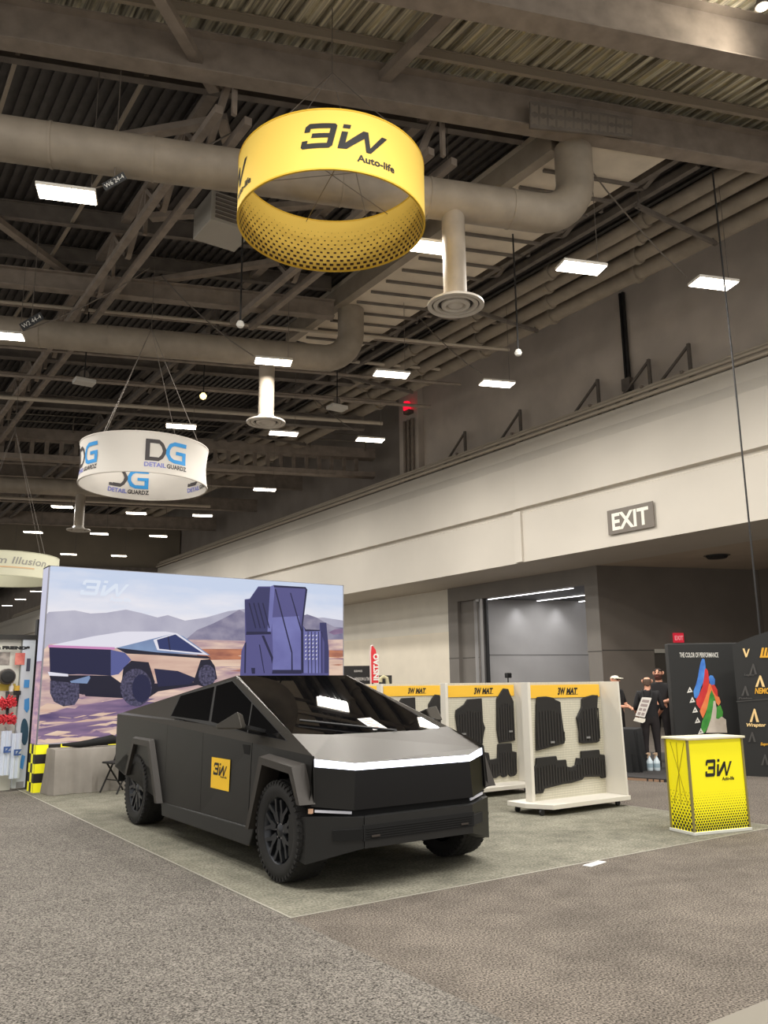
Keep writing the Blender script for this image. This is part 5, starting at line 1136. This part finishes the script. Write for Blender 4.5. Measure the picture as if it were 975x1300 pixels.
person('person', 'bearded person in a black print shirt facing the camera with hands together', p, face_cam(p, -.25), 1.83, armF, hair=HAIR, beard=mat('beard_brown', (78, 44, 34), .85))
# print on shirt
p2 = at_dist(821, 860, 16.2); p2.z = 0.05
pb2 = person('person', 'bald person in black seen from behind carrying a white printed bag', p2, face_cam(p2, PI+.1), 1.66, (((-.26, .02, 1.16), (-.2, -.2, 1.02)), ((.26, .02, 1.16), (.22, -.2, 1.02))), hair=mat('hair_shaved', (92, 74, 62), .9), bald=True, short=False)
p3 = at_dist(780, 862, 16.8); p3.z = 0.05
person('person', 'person in a white cap and dark clothes half hidden behind the display stand', p3, face_cam(p3, .9), 1.69, (((-.26, -.02, 1.16), (-.12, -.26, 1.14)), ((.27, -.02, 1.16), (.1, -.27, 1.12))), hair=HAIR, cap=mat('cap_white', (222, 214, 196), .8))
# white printed bag on the back of the bald person
fw = V3((-p2.x, -p2.y, 0)).normalized(); rt = V3((-fw.y, fw.x, 0))*-1
rt = c_r.copy(); rt.z = 0; rt.normalize()
t = thing('printed_bag', 'white printed flat bag slung on the back of the bald person', 'bag', V3((p2.x, p2.y, .95))+fw*.2)
def bp2(u, v, d): return onp(u, v, V3((p2.x, p2.y, 0))+fw*d, fw)
q = [bp2(u, v, .19) for u, v in ((815, 885), (827.5, 886), (818.5, 911), (806.5, 908.5))]
MB().prism(q, -fw*.05).build('body', mat('bag_white', (222, 216, 208), .7), t, world=True)
q = [bp2(u, v, .2) for u, v in ((806.5, 910.5), (819.5, 912.5), (819, 916), (816, 918), (804, 915))]
MB().prism(q, -fw*.06).build('bottom_flap', mat('bag_cream', (226, 220, 206), .7), t, world=True)
b = MB()
for i in range(4):
    f0, f1 = .12+.22*i, .26+.22*i
    A_, B_, C_, D_ = [bp2(u, v, .194) for u, v in ((815, 885), (827.5, 886), (818.5, 911), (806.5, 908.5))]
    for g0, g1 in (((.15, .85),) if i < 2 else ((.15, .45), (.55, .85))): b.poly([lerp(lerp(A_, D_, f0), lerp(B_, C_, f0), g0), lerp(lerp(A_, D_, f0), lerp(B_, C_, f0), g1), lerp(lerp(A_, D_, f1), lerp(B_, C_, f1), g1), lerp(lerp(A_, D_, f1), lerp(B_, C_, f1), g0)])
b.build('print', mat('bag_print', (160, 146, 142), .7), t, world=True, fix=False)
b = MB(); b.tube([bp2(816, 885, .19), bp2(815, 879, .14), bp2(816, 875, .06)], .015, 6); b.tube([bp2(827, 886, .19), bp2(828, 879, .14), bp2(826, 875, .06)], .015, 6); b.build('strap', BLACKM, t, world=True)
# shirt print of the bearded person
# ------------------------------------------------------------------ things beyond the stands
D_ = 27
c = at_dist(455, 856, D_); dirx = V3((c.y, -c.x, 0)).normalized()
def farbox(u0, u1, v0, name, label, cat, D=27, m_=BLACK, dep=.6, txt=None):
    a, b_ = at_dist(u0, v0, D), at_dist(u1, v0, D); h_ = a.z; a.z = b_.z = 0; n_ = V3(((a+b_)/2).to_tuple()).normalized()
    t = thing(name, label, cat, (a+b_)/2); MB().prism([a, b_, b_+n_*dep, a+n_*dep], (0, 0, h_)).build('body', m_, t, world=True)
    if txt:
        for s_, zz, hh, w_ in txt:
            b = MB(); L = (b_-a).length; mark(b, text2d(s_, hh, hh*.04), lambda x, y: a-n_*.006+(b_-a).normalized()*(L*.42+x)+V3((0, 0, zz+y)), width=L*w_); b.build('lettering', mat('sign_letter', (190, 186, 180), .6), t, world=True, fix=False)
    return t
farbox(432, 474, 845.5, 'booth_wall', 'black booth wall with small pale lettering beyond the billboard', 'booth wall', 27, mat('booth_black', (26, 24, 24), .7), txt=(('BUSHWICK', 1.97, .06, .25), ('WINDOW & TINT', 1.7, .1, .5)))
farbox(481, 497.5, 857.5, 'booth_counter', 'dark booth box beside the red feather flag', 'booth box', 27.5, mat('booth_dark', (44, 42, 40), .7))
pth = [at_dist(u, v, 27) for u, v in ((483, 866), (483.5, 861), (487, 859), (491, 861), (492, 867))]
tag(MB().tube(pth+[V3((pth[-1].x, pth[-1].y, 0))], .06, 8).build('curved_tube', mat('tube_cream', (196, 188, 150), .6), smooth=True), 'cream curved tube in front of the dark box by the red flag', 'tube')
L = [(471.5, 867), (470.5, 830), (471, 821), (473.5, 820), (477, 825), (479.5, 838), (480.5, 867)]
c0 = at_dist(475, 860, 26); nF = V3((c0.x, c0.y, 0)).normalized()
pts = [onp(u, v, c0, nF) for u, v in L]
t = thing('feather_flag', 'tall red feather flag with white letters beyond the display stands', 'flag', V3((c0.x, c0.y, 0)))
MB().prism(pts, nF*.01).build('cloth', mat('flag_red', (206, 44, 52), .7), t, world=True); 
b = MB(); b.tube([onp(470.8, 867, c0, nF)*1, onp(470, 829, c0, nF), onp(470.8, 820.5, c0, nF), onp(473.5, 819.2, c0, nF)], .025, 6); g = onp(470.8, 867, c0, nF); b.tube([g, (g.x, g.y, 0)], .025, 6); b.build('pole', mat('flag_pole', (226, 200, 196), .5), t, world=True)
b = MB(); mark(b, text2d('INSTA360'[:5]+'O', .16, .01), lambda x, y: onp(476.8, 866, c0-nF*.006, nF)+V3((0, 0, x+.05))+V3((c0.y, -c0.x, 0)).normalized()*(-y+.1)); b.build('lettering', WHITE, t, world=True, fix=False)
q = at_dist(645, 862, 24); t = thing('tripod_light', 'small black work light on a stand in front of the grey portal', 'light stand', (q.x, q.y, 0))
MB().tube([(0, 0, .02), (0, 0, q.z+.05)], .018, 6).build('pole', BLACK, t); MB().box(-.08, .1, -.06, .06, q.z+.03, q.z+.17).build('head', BLACK, t, bevel=.02)
for a in range(3): MB().tube([(0, 0, .45), (.35*math.cos(a*2.1), .35*math.sin(a*2.1), .012)], .012, 6).build('leg', BLACK, t)
AMB, LAMPW, EXPO = .85, 265, 0.0
# ================================================================== light
W = bpy.data.worlds.new('hall_light'); SC.world = W; W.use_nodes = True
bg = W.node_tree.nodes['Background']; bg.inputs[0].default_value = (1.0, .96, .9, 1); bg.inputs[1].default_value = AMB
def area(loc, sx, sy, e, rot=(0, 0, 0), col=(1, .965, .91)):
    l = bpy.data.lights.new('lamp_light', 'AREA'); l.shape = 'RECTANGLE'; l.size = sx; l.size_y = sy; l.energy = e; l.color = col
    o = bpy.data.objects.new('lamp_light', l); COL.objects.link(o); o.location = loc; o.rotation_euler = rot; return o
for c, near in LAMPPOS:
    area(c-V3((0, 0, .03)), .8, .36, LAMPW if near else LAMPW*.9, (0, 0, ra_))
# the same lamp grid goes on behind and beside the photographer
for x, y in ((-3.0, 14.2), (-.4, 7.3), (2.2, 6.0), (5.2, 4.9), (7.9, 3.9), (-.4, 1.2), (2.5, .2), (5.3, -.8), (8.1, -1.8), (10.8, -2.8), (10.7, 2.9), (13.5, 1.9), (-3, 20.3), (-3, 8.3), (13.7, -3.8)):
    area((x, y, 11), .8, .36, LAMPW, (0, 0, ra_))
# portal room, upper deck lamps
area((24.8, 23.3, 4.9), 2, 3, 105, col=(1, .98, .97))
def spot(loc, to, e, ang, col=(1, .93, .8)):
    l = bpy.data.lights.new('work_light', 'SPOT'); l.energy = e; l.spot_size = ang; l.spot_blend = .6; l.color = col; l.shadow_soft_size = .3
    o = bpy.data.objects.new('work_light', l); COL.objects.link(o); o.location = loc; o.rotation_euler = (V3(to)-V3(loc)).to_track_quat('-Z', 'Y').to_euler(); return o
for u in (655, 706):
    q = onp(u, 775, rw, BP)-BP*.3; q.z = 4.95; spot(q, q+BP*.12-V3((0, 0, 2)), 55, 1.5, (.97, .97, 1))
spot(up-V3((0, 0, .1)), onz(700, 80, 13), 110, 2.6)
vs = SC.view_settings; vs.view_transform = 'Standard'; vs.look = 'None'; vs.gamma = 1; vs.use_curve_mapping = False; vs.exposure = EXPO
SC.cycles.max_bounces = 6; SC.cycles.diffuse_bounces = 4; SC.cycles.glossy_bounces = 3; SC.cycles.transmission_bounces = 3
SC.cycles.sample_clamp_indirect = 6; SC.cycles.use_denoising = True

for o in list(COL.objects):      # everything on the booth carpet stands on its pile
    if o.parent is None and o.type == 'EMPTY' and o.name.split('.')[0] in ('pickup_truck', 'display_stand', 'floor_mat', 'paper_sheet', 'promo_counter', 'billboard', 'draped_table', 'folding_chair'): o.location.z += .0022
